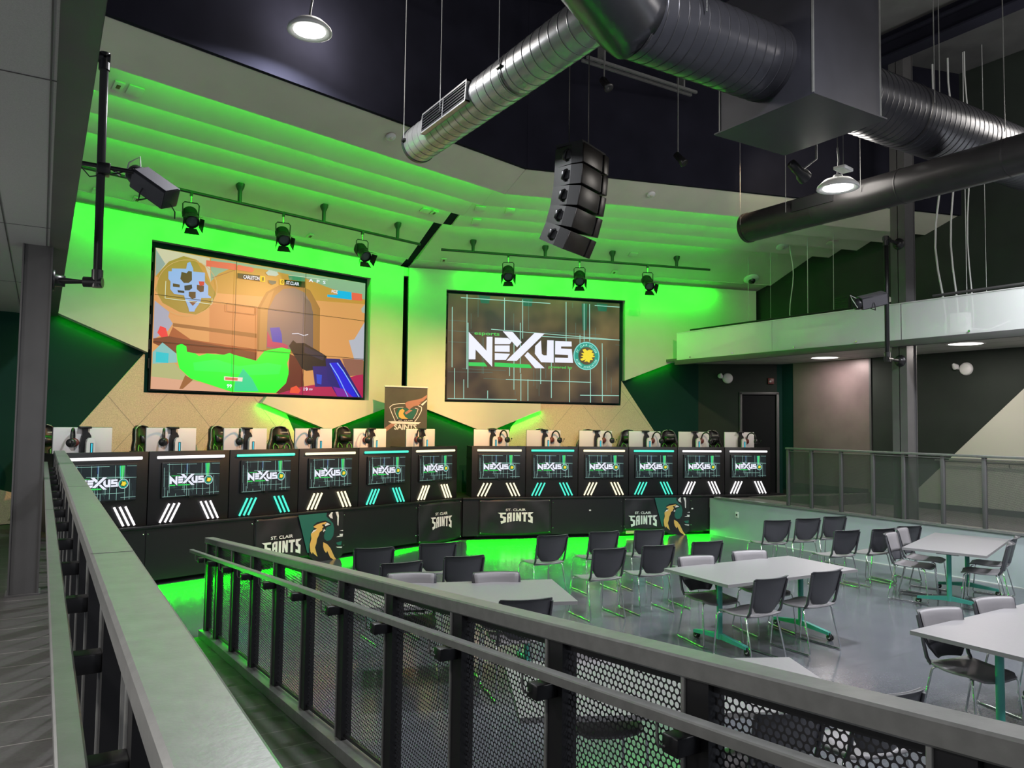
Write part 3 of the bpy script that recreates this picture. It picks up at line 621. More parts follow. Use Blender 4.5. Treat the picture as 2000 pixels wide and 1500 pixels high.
def game(mb, w, h):
    fn = lambda x, y, d: Vector(((x-.5)*w, -d, (y-.5)*h))
    def g(x, y, d):
        u, v = G0(x, y); return fn(min(max(u, 0), 1), min(max(v, 0), 1), d)
    for i, (c, p) in enumerate(GAME): flat(mb, p, emi('game_%.2f_%.2f_%.2f' % c, tuple(v**1.7 for v in c), 1.2), g, .0005+i*.00035)
    d = .03; lt = emi('game_outline', (.75, .85, .62), .9); tanl = emi('game_tan_line', (.60, .36, .14), 1); dk = emi('game_brown_line', (.35, .13, .05), 1); wt = emi('screen_white', (.86, .88, 1), 1.0); cy = emi('game_blue_line', (.25, .45, 1), 1)
    strip(mb, [(170, 370), (165, 520), (575, 570), (577, 520)], 5, lt, g, d)
    strip(mb, [(355+265*math.cos(a), 430+245*math.sin(a)) for a in [k*.2 for k in range(32)]]+[(620, 430)], 5, tanl, g, d)
    strip(mb, [(705, 560), (970, 592), (965, 660), (705, 630), (705, 560)], 6, dk, g, d); strip(mb, [(975, 600), (975, 1060)], 5, dk, g, d); strip(mb, [(575, 340), (780, 270)], 5, dk, g, d)
    strip(mb, [(1625, 1085), (1700, 1200), (1790, 1385)], 9, cy, g, d); strip(mb, [(1690, 1080), (1745, 1150), (1890, 1380)], 9, cy, g, d)
    strip(mb, [(1285, 825), (1340, 822), (1390, 840), (1430, 830)], 5, wt, g, d); strip(mb, [(1250, 310), (1600, 350)], 4, lt, g, d)
    for a, b, c, e in ((1640, 565, 0, 0),): pass
    def lab(t, m, x0, y0, x1, y1, hh):
        u0, v0 = G0(x0, y0); u1, v1 = G0(x1, y1)
        put_text(mb, t, m, lambda x, y, dd: fn(u0+(u1-u0)*x, v0+(v1-v0)*x+y, dd), 0, 0, 1, hh, d+.002, .03)
    bk = emi('game_black', (.01, .01, .01), 1)
    lab('CARLETON', wt, 850, 343, 992, 357, .028); lab('1', bk, 1016, 360, 1030, 361, .028); lab('0', bk, 1186, 383, 1206, 385, .028); lab('ST.CLAIR', wt, 1230, 388, 1345, 402, .026)
    lab('99', wt, 712, 1298, 755, 1300, .028); lab('19', wt, 1392, 1325, 1430, 1327, .028); lab('3TF', wt, 1440, 1320, 1472, 1322, .014)
    lab('FGZ', wt, 1635, 462, 1690, 468, .026); lab('A  P  S', wt, 1430, 365, 1580, 385, .026)
    # bezel joints of the nine panels
    for k in (1, 2):
        for a in (((k/3-.0012, 0), (k/3+.0012, 0), (k/3+.0012, 1), (k/3-.0012, 1)), ((0, k/3-.002), (1, k/3-.002), (1, k/3+.002), (0, k/3+.002))): flat(mb, list(a), M_BLKPL, fn, .036)
def video_wall(F, t0, t1, z0, z1, draw, label, bg=None):
    w, h = t1-t0, z1-z0; t = thing('video_wall', label, 'video wall', F.mat((t0+t1)/2, .10, (z0+z1)/2))
    mb = MB(); mb.box((-w/2-.015, .03, -h/2-.02), (w/2+.015, .098, h/2+.015), M_BLKPL)
    for z in (-.8, -.5, -.1, .2, .6, .9): mb.box((-w/2-.035, .035, z), (-w/2-.01, .07, z+.16), M_BLKPL)
    mb.build('frame', t)
    mb = MB(); draw(mb, w, h); mb.build('screen', t)
    mb = MB(); mb.box((-w/2, .001, -h/2), (w/2, .03, h/2), M_BLKPL); mb.build('panel_body', t)
    return t
video_wall(FL, -5.055, -1.02, 2.726, 4.98, game, 'large nine-panel video wall showing a game with green smoke', None)
BGW, _nt, _b = node_mat('screen_brown_glow')
_N, _L = _nt.nodes, _nt.links; _tcn = _N.new('ShaderNodeTexCoord'); _n = _N.new('ShaderNodeTexNoise'); _n.inputs['Scale'].default_value = 1.1; _L.new(_tcn.outputs['Object'], _n.inputs['Vector'])
_cr = _N.new('ShaderNodeValToRGB'); _cr.color_ramp.elements[0].position = .38; _cr.color_ramp.elements[0].color = (.030, .018, .020, 1); _cr.color_ramp.elements[1].position = .68; _cr.color_ramp.elements[1].color = (.20, .13, .06, 1)
_L.new(_n.outputs['Fac'], _cr.inputs[0]); _L.new(_cr.outputs[0], _b.inputs['Emission Color']); _b.inputs['Emission Strength'].default_value = .8; _b.inputs['Base Color'].default_value = (.02, .02, .02, 1); _b.inputs['Roughness'].default_value = .3
video_wall(FR, .938, 4.828, 2.74, 4.966, lambda mb, w, h: nexus(mb, w, h, BGW, 'wall'), 'large video wall showing the white esports logo and round college seal')

# ---------------------------------------------------------------- gaming desks with lit fronts
M_SCR = emi('monitor_black', (.006, .012, .016), 1)
scr_mesh = {}
def desk(F, t0, w, tube, tname, nm):
    X = F.mat(t0, -.07, LEDGE); g = .012
    t = thing('gaming_desk', f'black gaming desk front with {tname} light tubes, {nm}', 'gaming desk', X, 'gaming desks along the stage')
    mb = MB(); mb.box((g/2, 0, 0.001), (w-g/2, .03, 1.0), M_BLACK, bev=.004); mb.build('front_panel', t)
    mb = MB(); mb.box((g/2, .03, .73), (w-g/2, .58, .76), M_BLACK); mb.build('desktop', t)
    for x in (g/2, w-g/2-.03):
        mb = MB(); mb.box((x, .03, .001), (x+.03, .55, .99), M_BLACK); mb.build('side_panel', t)
    mb = MB(); mb.tube([(.11, -.022, .915), (w-.10, -.022, .915)], .020, tube, 10); mb.build('light_bar', t)
    for s in (-1, 1):
        for k in range(3):
            cx = w/2+s*(.255+k*.072 if s > 0 else .255+(2-k)*.072)
            x_top = w/2+s*(.225)+(k-1)*.072; x_bot = x_top+s*.125
            mb = MB(); mb.tube([(x_top, -.02, .275), (x_bot, -.02, .022)], .0148, tube, 8); mb.build('light_tube', t)
    return t
def wall_monitor(F, t0, w, nm):
    X = F.mat(t0+w/2+.005, -.038, LEDGE+.60)
    t = thing('monitor', f'flat monitor with the esports logo on a desk front, {nm}', 'monitor', X, 'monitors on the desk fronts')
    if 'case' not in scr_mesh:
        mb = MB(); mb.box((-.425, .0, -.243), (.425, .029, .243), M_BLKPL, bev=.006); a = mb.build('case', t); scr_mesh['case'] = a.data
        mb = MB(); nexus(mb, .826, .462, M_SCR, 'monitor', lambda x, y, d: Vector(((x-.5)*.826, -.001-d, (y-.5)*.462))); b = mb.build('screen', t); scr_mesh['scr'] = b.data
        mb = MB(); mb.box((-.03, .0, -.256), (.03, .02, -.243), M_BLKPL); c = mb.build('sensor', t); scr_mesh['sen'] = c.data
    else:
        for n_, k in (('case', 'case'), ('screen', 'scr'), ('sensor', 'sen')):
            o = bpy.data.objects.new(n_, scr_mesh[k]); COL.objects.link(o); o.parent = t
pos_words = ['first from the walkway', 'second from the walkway', 'third from the walkway', 'fourth from the walkway', 'fifth from the walkway', 'just before the gap',
             'first after the gap', 'second after the gap', 'third after the gap', 'fourth after the gap', 'fifth after the gap', 'last, beside the dark door']
tubes = [(E_WHITE, 'white'), (E_WHITE, 'white'), (E_TEAL, 'teal'), (E_WARM, 'warm white'), (E_TEAL, 'teal'), (E_WARM, 'warm white'), (E_WARM, 'warm white'), (E_TEAL, 'teal'), (E_WARM, 'warm white'), (E_TEAL, 'teal'), (E_WHITE, 'white'), (E_WHITE, 'white')]
UN = [(SL, -7.05+1.18*k-.115, 1.18) for k in range(6)]+[(SR, .17+1.097*k, 1.097) for k in range(6)]
for i, (F, t0, w) in enumerate(UN):
    desk(F, t0, w, tubes[i][0], tubes[i][1], pos_words[i]); wall_monitor(F, t0, w, pos_words[i])
    c = {'white': (1, .95, 1), 'teal': (.05, 1, .7), 'warm white': (1, .85, .5)}[tubes[i][1]]
# desk monitors seen from behind, with headsets on their stands
def back_monitor():
    t = thing('desk_monitor', '', 'monitor')
    mb = MB(); mb.box((-.36, -.012, .82-.76), (.36, .012, .82-.76+.41), M_MONW, bev=.008); mb.build('back_shell', t)
    mb = MB(); mb.box((-.365, .010, .055), (.365, .02, .475), M_BLKPL, bev=.004); mb.build('bezel', t)
    pr = [(-.085, .0), (-.085, .30), (-.07, .36), (-.04, .40), (.0, .42), (.05, .40), (.08, .36), (.095, .0)]
    mb = MB(); mb.prism([(x*.75+.02, z) for x, z in pr], (0, -.055, 0), (1, 0, 0), (0, 0, 1), (0, 1, 0), .04, M_BLKPL)
    mb.box((-.02, -.05, .38), (.04, -.02, .47), M_BLKPL); mb.box((-.07, -.075, .455), (.08, .03, .485), M_BLKPL, bev=.008); mb.build('headset_hook', t)
    pr = [(-.05, .0), (-.05, .27), (-.04, .31), (-.015, .335), (.02, .335), (.045, .31), (.055, .27), (.055, 0)]
    mb = MB(); mb.prism([(x+.055, z) for x, z in pr], (0, -.11, 0), (1, 0, 0), (0, 0, 1), (0, 1, 0), .05, M_WHITE); s = mb.build('stand', t)
    mb = MB(); mb.box((.062, -.116, .02), (.075, -.11, .26), E_CYAN); mb.box((.05, -.114, .02), (.087, -.1105, .27), mat('black_slot', (.02, .1, .12), .4)); mb.build('light_strip', s)
    mb = MB(); mb.box((-.14, -.14, -.0), (.16, .02, .012), M_BLKPL, bev=.005); mb.build('base', t)
    return t
def headset():
    t = thing('headset', '', 'headset'); c = mat('dark_red_ear_cup', (.16, .035, .03), .35)
    mb = MB(); mb.tube([(.085*math.cos(a), 0, .02+.10*math.sin(a)) for a in [R(x) for x in range(-10, 191, 12)]], .011, M_BLKPL, 8); mb.build('headband', t)
    for s in (-1, 1):
        mb = MB(); mb.lathe([(0, -.03), (.035, -.028), (.045, -.01), (.043, .012), (.03, .022), (0, .025)], M_BLKPL if s < 0 else c, 16, Matrix.Translation((s*.09, 0, -.02)) @ Matrix.Rotation(R(90*s), 4, 'Y')); mb.build('ear_cup', t)
    mb = MB(); mb.tube([(-.10, 0, -.03), (-.14, -.01, -.05), (-.16, -.02, -.01)], .004, M_BLKPL, 6); mb.lathe([(0, -.012), (.012, 0), (0, .012)], M_BLKPL, 8, Matrix.Translation((-.162, -.02, 0))); mb.build('microphone', t)
    mb = MB(); mb.tube([(.10, 0, -.06), (.11, .0, -.14), (.07, .02, -.2), (.08, .02, -.26)], .003, M_BLKPL, 5); mb.build('cable', t)
    return t
def pc_place(F, t0, w, dx, dz=.85): return F.mat(t0+w/2+dx, -.33, LEDGE+dz)
offs = [-.16, -.17, -.20, -.15, -.16, -.14, -.10, -.11, -.08, -.08, -.04, -.05]
bm0 = hs0 = None
for i, (F, t0, w) in enumerate(UN):
    X = pc_place(F, t0, w, offs[i]); lab = f'white-backed monitor standing on the gaming desk, {pos_words[i]}'
    if bm0 is None: bm0 = back_monitor(); bm0.matrix_world = X; bm0['label'] = lab; bm0['group'] = 'white monitors on the gaming desks'
    else: dup(bm0, X, lab, 'white monitors on the gaming desks')
    hx = -.17 if i < 6 else .22
    Y = X @ Matrix.Translation((hx, -.13, .30)) @ Matrix.Rotation(R(62 if i < 6 else 118), 4, 'Z') @ Matrix.Scale(1.3, 4)
    lab = f'dark red headset by the white monitor, {pos_words[i]}'
    if hs0 is None: hs0 = headset(); hs0.matrix_world = Y; hs0['label'] = lab; hs0['group'] = 'headsets on the gaming desks'
    else: dup(hs0, Y, lab, 'headsets on the gaming desks')
# gaming chairs
def gaming_chair():
    t = thing('gaming_chair', '', 'gaming chair'); lea = mat('black_leatherette', (.012, .012, .013), .33); gr = mat('lime_stitching', (.10, .36, .06), .5); pale = mat('pale_piping', (.45, .45, .42), .5)
    HW = [(.46, .20), (.55, .25), (.75, .27), (.92, .275), (1.02, .25), (1.12, .20), (1.22, .18), (1.29, .155), (1.33, .10), (1.345, .03)]
    rows = [[(x*w, .20+(z-.46)*.20+.055*(1-x*x)-.03, z) for x in (-1, -.8, -.5, -.2, .2, .5, .8, 1)] for z, w in HW]
    mb = MB(); mb.grid(rows, lea, .07, (0, 1, 0)); b = mb.build('backrest', t)
    mb = MB()
    for s in (-1, 1):
        mb.tube([(s*w*.97, .185+(z-.46)*.20, z) for z, w in HW], .008, pale, 6)
        mb.tube([(s*.16, .19+(z-.46)*.2, z) for z in (.60, .75, .9, 1.0)]+[(s*.12, .19+.54*.2+.02, 1.05), (s*.06, .31, 1.0), (s*.05, .27, .85)], .010, gr, 6)
    mb.build('piping', b)
    mb = MB(); mb.grid([[(x*.13, .245+(z-1.07)*.2-.055*(1-x*x)*(1-abs(q)), z) for x in (-1, -.6, 0, .6, 1)] for q, z in ((-1, 1.08), (-.5, 1.1), (0, 1.14), (.5, 1.18), (1, 1.2))], lea, .03, (0, 1, 0)); mb.box((-.075, .225, 1.235), (.075, .24, 1.25), pale); mb.build('headrest', t)
    mb = MB(); mb.box((-.26, -.30, .42), (.26, .24, .52), lea, bev=.03); mb.build('seat', t)
    for s in (-1, 1):
        mb = MB(); mb.box((s*.30-.04, -.18, .68), (s*.30+.04, .12, .71), M_BLKPL, bev=.01); mb.box((s*.29-.015, -.06, .44), (s*.29+.015, 0, .68), M_BLKPL); mb.build('armrest', t)
    mb = MB(); mb.tube([(0, 0, .09), (0, 0, .42)], .03, M_BLKPL, 10)
    for k in range(5):
        a = R(72*k+10); mb.tube([(0, 0, .11), (.30*math.cos(a), .30*math.sin(a), .065)], [.03, .018], M_BLKPL, 8)
        mb.lathe([(0, -.02), (.028, -.018), (.028, .018), (0, .02)], M_BLKPL, 12, Matrix.Translation((.31*math.cos(a), .31*math.sin(a), .029)) @ Matrix.Rotation(R(90), 4, 'X'))
    mb.build('base', t); return t
gp = [(SL, -6.74, -0.95, 25, 'leaning behind the first white monitor'), (SL, -5.4, -0.95, 30, 'mostly hidden behind the second white monitor'), (SL, -4.23, -0.95, 25, 'turned sideways before the third white monitor'), (SL, -3.21, -0.95, 0, 'upright between the third and fourth monitors'), (SL, -1.86, -0.95, 3, 'between the fourth and fifth monitors'), (SL, -0.57, -0.80, -5, 'in front of the tall crest banner'), (SR, 0.63, -0.76, -30, 'low beside the gap in the desk row'), (SR, 1.72, -0.76, -25, 'half hidden after the gap'), (SR, 2.82, -0.76, -20, 'before the third white monitor after the gap'), (SR, 3.83, -0.76, -10, 'before the fourth white monitor after the gap'), (SR, 4.85, -0.76, 0, 'before the fifth white monitor after the gap'), (SR, 5.96, -0.76, 4, 'tallest one, beside the last white monitor')]
g0 = None
for F, t, s, rot, w in gp:
    X = F.mat(t, s, LEDGE+.001) @ Matrix.Rotation(R(rot), 4, 'Z')
    lab = 'black high-backed gaming chair with pale piping, '+w
    if g0 is None: g0 = gaming_chair(); g0.matrix_world = X; g0['label'] = lab; g0['group'] = 'gaming chairs on the stage'
    else: dup(g0, X, lab, 'gaming chairs on the stage')

# ---------------------------------------------------------------- banners on the stage front
def saints(mb, fn, x, y, w, h, m):
    """two-line wordmark, box bottom-left x,y"""
    put_text(mb, 'ST. CLAIR', m, fn, x+w*.22, y+h*.80, w*.56, h*.15, .004, .03)
    T = lambda pts: [(x+w*a, y+h*b) for a, b in pts]
    L = [  # S A I N T S as cut shapes, with the long serifs at both ends
        [(0, .70), (.23, .70), (.23, .60), (.13, .60), (.13, .48), (.23, .42), (.23, .10), (.10, .0), (.08, .16), (.155, .20), (.155, .34), (.07, .40), (.07, .60)],
        [(.26, .08), (.26, .62), (.31, .70), (.39, .70), (.39, .14), (.335, .12), (.335, .34), (.31, .34), (.31, .10)],
        [(.42, .14), (.42, .70), (.48, .70), (.48, .16)],
        [(.51, .16), (.51, .70), (.56, .70), (.60, .46), (.60, .70), (.65, .70), (.65, .14), (.60, .14), (.56, .40), (.56, .16)],
        [(.67, .70), (.83, .70), (.83, .58), (.78, .58), (.78, .11), (.72, .13), (.72, .58), (.67, .58)],
        [(.85, .42), (.85, .70), (1.0, .70), (.95, .60), (.92, .60), (.92, .48), (.98, .40), (.98, .0), (.85, .10), (.85, .24), (.91, .20), (.91, .34)]]
    for p in L: flat(mb, T(p), m, fn, .004)
    flat(mb, T([(.335, .60), (.335, .44), (.31, .44), (.31, .58)]), M_FAB, fn, .0045)
def cloth(mb, w, h, sag):
    nx, nz = 34, 14; rows = []
    for j in range(nz+1):
        v = j/nz; r = []
        for i in range(nx+1):
            u = i/nx
            wr = .006*math.sin(u*17+v*9)*(1-abs(2*u-1))+.010*math.sin(v*6+abs(2*u-1)*7)
            dz = -sag*math.sin(math.pi*u)*(1-v)*.25
            r.append((u*w, -.012-.012*math.sin(math.pi*u)*sag*12-wr, v*h+dz))
        rows.append(r)
    mb.grid(rows, M_FAB, .0015, (0, 1, 0))
BH = homography([(110, 250), (1790, 110), (1790, 860), (110, 1100)], [(0, 1), (1, 1), (1, 0), (0, 0)])
def griffin(mb, w, h):
    fn = lambda x, y, d: Vector((min(max(x, 0), 1)*w, -.035-d, min(max(y, -.22), 1)*h)); g = lambda x, y, d: fn(*BH(x, y), d)
    gy = emi  # noqa
    flat(mb, [(930, 170), (1800, 100), (1800, 860), (1120, 880)], M_PDG, g, 0)
    flat(mb, [(1480, 100), (1830, 80), (1830, 900), (1640, 1080), (1300, 1040), (1160, 960), (1150, 800), (1175, 600), (1200, 480), (1250, 400), (1220, 370), (1300, 310), (1450, 280), (1560, 330), (1560, 370), (1470, 410), (1430, 560), (1440, 620), (1490, 660), (1560, 640), (1610, 560), (1625, 430), (1600, 330), (1520, 250), (1470, 200)], M_FAB, g, .002)
    G = [[(1225, 390), (1310, 345), (1450, 305), (1480, 315), (1440, 350), (1400, 370), (1420, 400), (1390, 430), (1400, 455), (1370, 480), (1345, 500), (1330, 560), (1300, 620), (1290, 700), (1265, 780), (1285, 850), (1300, 900), (1320, 950), (1250, 900), (1222, 865), (1210, 900), (1180, 860), (1168, 780), (1165, 720), (1190, 620), (1180, 530), (1220, 470), (1290, 430), (1240, 410)],
         [(1420, 680), (1440, 690), (1500, 720), (1560, 790), (1600, 870), (1640, 950), (1710, 1060), (1640, 1010), (1560, 960), (1530, 900), (1500, 840), (1480, 880), (1440, 830), (1420, 760)]]
    for p in G: flat(mb, p, M_GOLD, g, .004)
    W = [[(1480, 320), (1545, 350), (1450, 385), (1440, 365)], [(1510, 190), (1560, 125), (1590, 120), (1575, 170), (1590, 250), (1540, 230)], [(1640, 120), (1690, 120), (1705, 200), (1700, 380), (1680, 360), (1675, 220)], [(1730, 470), (1790, 455), (1790, 475)], [(1660, 585), (1740, 555), (1720, 530), (1790, 525), (1785, 575)], [(1660, 765), (1780, 760), (1770, 785), (1690, 780)], [(1410, 480), (1430, 430), (1440, 455), (1465, 460), (1435, 475), (1420, 495)], [(1190, 520), (1225, 460), (1300, 440), (1250, 480)]]
    for p in W: flat(mb, p, M_PWHITE, g, .005)
    flat(mb, [(1660, 690), (1770, 660), (1760, 730), (1700, 735)], M_PDG, g, .004)
    flat(mb, [(1385, 360), (1420, 345), (1425, 365), (1400, 385)], M_FAB, g, .006)
def banner(F, t0, t1, z0, z1, kind, label, group=None):
    w, h = t1-t0, z1-z0; t = thing('banner', label, 'banner', F.mat(t0, 0, z0), group)
    mb = MB(); cloth(mb, w, h, .10 if kind == 'plain' else .02); mb.build('cloth', t)
    fn = lambda x, y, d: Vector((x*w, -.032-d, y*h))
    mb = MB()
    if kind == 'plain': saints(mb, fn, .25, .30, .50, .46, M_PWHITE)
    else: saints(mb, fn, .06, .10, .44, .50, M_PWHITE); griffin(mb, w, h)
    mb.build('print', t)
    for x, z in ((.03, .03), (w-.03, .03), (.03, h-.03), (w-.03, h-.03)):
        mb = MB(); mb.lathe([(0, .007), (.011, .004), (.012, 0)], M_CHROME, 8, Matrix.Translation((x, -.02, z)) @ Matrix.Rotation(R(90), 4, 'X')); mb.build('eyelet', t)
banner(SL, -4.40, -2.82, .10, .77, 'grif', 'black and green banner with golden bird crest, nearer the tiled walkway', None)
banner(SL, -1.13, -.03, .05, .77, 'plain', 'creased black banner with white wordmark, just before the stage corner')
banner(SR, .32, 1.77, .10, .77, 'plain', 'creased black banner with white wordmark, just after the stage corner')
banner(SR, 3.33, 4.78, .12, .77, 'grif', 'black and green banner with golden bird crest, nearer the dark door')
mb = MB(); mb.box((3.36, -.045, .05), (4.2, -.03, .11), mat('pale_wood_strip', (.55, .42, .22), .5), SR.mat(), .006)
tag(mb.build('wood_strip'), 'thin pale wooden strip under the crest banner near the dark door', 'wooden strip')

# retractable banner behind the desks
B0 = Vector((5.633, 13.932, 0)); B1 = Vector((6.50, 13.856, 0)); bw = (B1-B0).length; bdeg = math.degrees(math.atan2(B1.y-B0.y, B1.x-B0.x))
FB = Frame((B0.x, B0.y), bdeg)
t = thing('roll_up_banner', 'tall olive roll-up banner with winged crest standing between the two screens', 'banner', FB.mat(0, 0, LEDGE))
mb = MB(); mb.box((0, 0, .08), (bw, .004, 2.13), M_OLIVE); mb.build('cloth', t)
K = homography([(705, 580), (1223, 600), (1210, 1090), (695, 1090)], [(0, 1), (1, 1), (1, .63), (0, .63)])
fnb = lambda x, y, d: Vector((x*bw, -.002-d, .08+y*2.05)); gb = lambda x, y, d: fnb(*K(x, y), d)
mb = MB()
for pts, w_, m in (([(950, 800), (880, 803), (800, 818), (762, 850), (785, 920), (830, 1030)], 9, M_PWHITE), ([(1105, 828), (1150, 850), (1148, 890), (1110, 970), (1065, 1035)], 9, M_PWHITE),
                   ([(930, 850), (860, 852), (812, 868), (830, 930), (862, 1000), (870, 1010)], 6, M_PWHITE), ([(1070, 860), (1108, 872), (1090, 930), (1050, 1000)], 6, M_PWHITE)):
    strip(mb, pts, w_, m, gb, .001)
flat(mb, [(870, 860), (1090, 870), (1080, 920), (1040, 1000), (870, 1000), (830, 930)], M_PDG, gb, .0005)
for p, m in (([(950, 800), (980, 775), (1100, 750), (1150, 735), (1215, 690), (1213, 725), (1170, 770), (1120, 790), (1150, 790), (1110, 825), (1050, 840), (1000, 880), (965, 850)], M_PINK),
             ([(920, 868), (885, 890), (870, 930), (875, 975), (910, 1000), (990, 1000), (950, 975), (925, 930), (945, 895)], M_GOLD), ([(1000, 880), (1040, 890), (960, 945), (945, 920)], M_PINK), ([(1140, 815), (1213, 755), (1213, 770), (1160, 830)], M_PWHITE)):
    flat(mb, p, m, gb, .0015)
flat(mb, [(745, 1035), (800, 1030), (1140, 1040), (1110, 1065), (790, 1062)], M_PWHITE, gb, .002)
flat(mb, [(860, 1003), (1060, 1005), (1050, 1035), (845, 1032)], M_FAB, gb, .002)
x0, y0 = K(868, 1028); x1, _ = K(1045, 1028); put_text(mb, 'ST. CLAIR', M_PWHITE, fnb, x0, y0, x1-x0, .012, .003)
x0, y0 = K(815, 1135); x1, _ = K(1085, 1135); put_text(mb, 'SAINTS', M_PWHITE, fnb, x0, y0, x1-x0, .05, .003, .04)
flat(mb, [(800, 1040), (850, 1062), (700, 1180), (700, 1120)], M_PINK, gb, .0008)
mb.build('print', t)
mb = MB(); mb.box((-.01, -.02, 2.12), (bw+.01, .02, 2.15), M_WHITE, bev=.005); mb.build('top_rail', t)
mb = MB(); mb.box((-.01, -.07, .0), (bw+.01, .07, .09), M_CHROME, bev=.01); mb.tube([(bw/2, .02, .05), (bw/2, .02, 2.12)], .01, M_CHROME, 8); mb.build('base', t)
# ================================================================== near railings
def perf_rail_near():
    zt = lambda y: 1.764-.0866*y
    t = thing('ramp_railing', 'sloping dark steel railing with punched mesh panels between ramp and seating floor', 'railing')
    A, B = (1.5, -1.2), (1.5, 8.58)
    mb = MB(); pr = [(-.0, -.006), (.006, 0), (.084, 0), (.09, -.006), (.09, -.052), (.084, -.058), (.006, -.058), (0, -.052)]
    V = [(1.5+x, y, zt(y)+z) for y in (-1.2, 8.58) for x, z in pr]; n = len(pr)
    mb.add(V, [(i, (i+1) % n, n+(i+1) % n, n+i) for i in range(n)], M_STEEL, False); mb.add(V, [tuple(range(n)), tuple(range(2*n-1, n-1, -1))], M_STEEL); mb.build('top_rail', t)
    ys = [8.50, 7.98, 7.26, 6.52, 5.80, 5.06, 4.34, 3.63, 2.90, 2.18, 1.52, .84, .12, -.6]
    for y in ys:
        mb = MB(); b = RZ(y)+.06
        mb.box((1.515, y-.045, b), (1.575, y+.045, zt(y)-.05), M_BLACK); mb.box((1.508, y+.038, b), (1.56, y+.052, zt(y)-.05), M_STEEL, bev=.003); mb.build('post', t)
        mb = MB(); mb.box((1.50, y-.05, b-.02), (1.59, y+.05, b+.004), M_STEEL); mb.build('base_plate', t)
    for y1, y0 in zip(ys[:-1], ys[1:]):
        mb = MB(); a, b = y0+.05, y1-.045
        mb.add([(1.545, a, RZ(a)+.10), (1.545, b, RZ(b)+.10), (1.545, b, zt(b)-.075), (1.545, a, zt(a)-.075)], [(0, 1, 2, 3)], M_PERF); mb.build('mesh_panel', t)
        for f0, f1 in ((lambda y: RZ(y)+.085, lambda y: RZ(y)+.105), (lambda y: zt(y)-.085, lambda y: zt(y)-.06)):
            mb = MB(); mb.prism([(a, f0(a)), (b, f0(b)), (b, f1(b)), (a, f1(a))], (1.535, 0, 0), (0, 1, 0), (0, 0, 1), (1, 0, 0), .02, M_BLACK); mb.build('panel_frame', t)
    # second, lower handrail on brackets
    h = thing('ramp_handrail', 'slim flat handrail on hooked brackets along the inner face of the mesh ramp railing', 'handrail')
    zh = lambda y: zt(y)-.115-.0012*y
    mb = MB(); pr = [(-.019, -.004), (-.015, 0), (.019, 0), (.023, -.004), (.023, -.03), (-.019, -.03)]; n = len(pr)
    V = [(1.405+x, y, zh(y)+z) for y in (-1.2, 8.78) for x, z in pr]
    mb.add(V, [(i, (i+1) % n, n+(i+1) % n, n+i) for i in range(n)]+[tuple(range(n)), tuple(range(2*n-1, n-1, -1))], M_STEEL); mb.build('rail', h)
    for y in ys:
        mb = MB(); z = zh(y)-.03
        mb.tube([(1.405, y+.03, z), (1.405, y+.03, z-.055), (1.412, y+.03, z-.075), (1.43, y+.03, z-.08), (1.45, y+.03, z-.055)], .0045, M_CHROME if False else M_STEEL, 6)
        mb.box((1.43, y-.02, z-.095), (1.515, y+.04, z-.045), M_BLACK, bev=.004); mb.build('bracket', h)
perf_rail_near()
def walkway_rail():
    t = thing('walkway_railing', 'broad dark steel railing running along the tiled walkway towards the stage', 'railing')
    mb = MB(); pr = [(.137, -.008), (.145, 0), (.25, 0), (.258, -.008), (.258, -.05), (.25, -.058), (.145, -.058), (.137, -.05)]; n = len(pr)
    V = [(x, y, 1.85+z) for y in (-1.2, 11.0) for x, z in pr]
    mb.add(V, [(i, (i+1) % n, n+(i+1) % n, n+i) for i in range(n)]+[tuple(range(n)), tuple(range(2*n-1, n-1, -1))], M_STEEL)
    for y in (2.6, 5.2, 7.8, 9.4): mb.box((.138, y, 1.8502), (.257, y+.004, 1.8507), M_CHAR)
    mb.build('top_rail', t)
    ys = [10.92-.72*k for k in range(17)]
    for y in ys:
        mb = MB(); mb.box((.155, y-.045, U), (.235, y+.045, 1.80), M_BLACK); mb.box((.15, y+.03, U), (.18, y+.05, 1.80), M_STEEL, bev=.003); mb.build('post', t)
        for k in (.24, .48):
            mb = MB(); mb.tube([(.19, y-k, U+.06), (.19, y-k, 1.80)], .009, M_STEEL, 8); mb.build('picket', t)
    mb = MB(); mb.box((.17, -1.2, U+.05), (.215, 10.95, U+.075), M_STEEL); mb.build('bottom_rail', t)
    h = thing('walkway_handrail', 'flat green-lit handrail on brackets beside the broad walkway railing', 'handrail')
    mb = MB(); pr = [(.037, -.004), (.041, 0), (.077, 0), (.081, -.004), (.081, -.03), (.037, -.03)]; n = len(pr)
    V = [(x, y, 1.72+z) for y in (-1.2, 10.9) for x, z in pr]
    mb.add(V, [(i, (i+1) % n, n+(i+1) % n, n+i) for i in range(n)]+[tuple(range(n)), tuple(range(2*n-1, n-1, -1))], M_STEEL)
    mb.box((.0365, 5.2, 1.7202), (.0815, 5.205, 1.7206), M_CHAR); mb.build('rail', h)
    for y in ys:
        mb = MB(); mb.tube([(.06, y, 1.69), (.06, y, 1.66), (.075, y, 1.64)], .006, M_CHROME, 6); mb.box((.07, y-.03, 1.60), (.156, y+.03, 1.65), M_BLACK, bev=.004); mb.build('bracket', h)
walkway_rail()
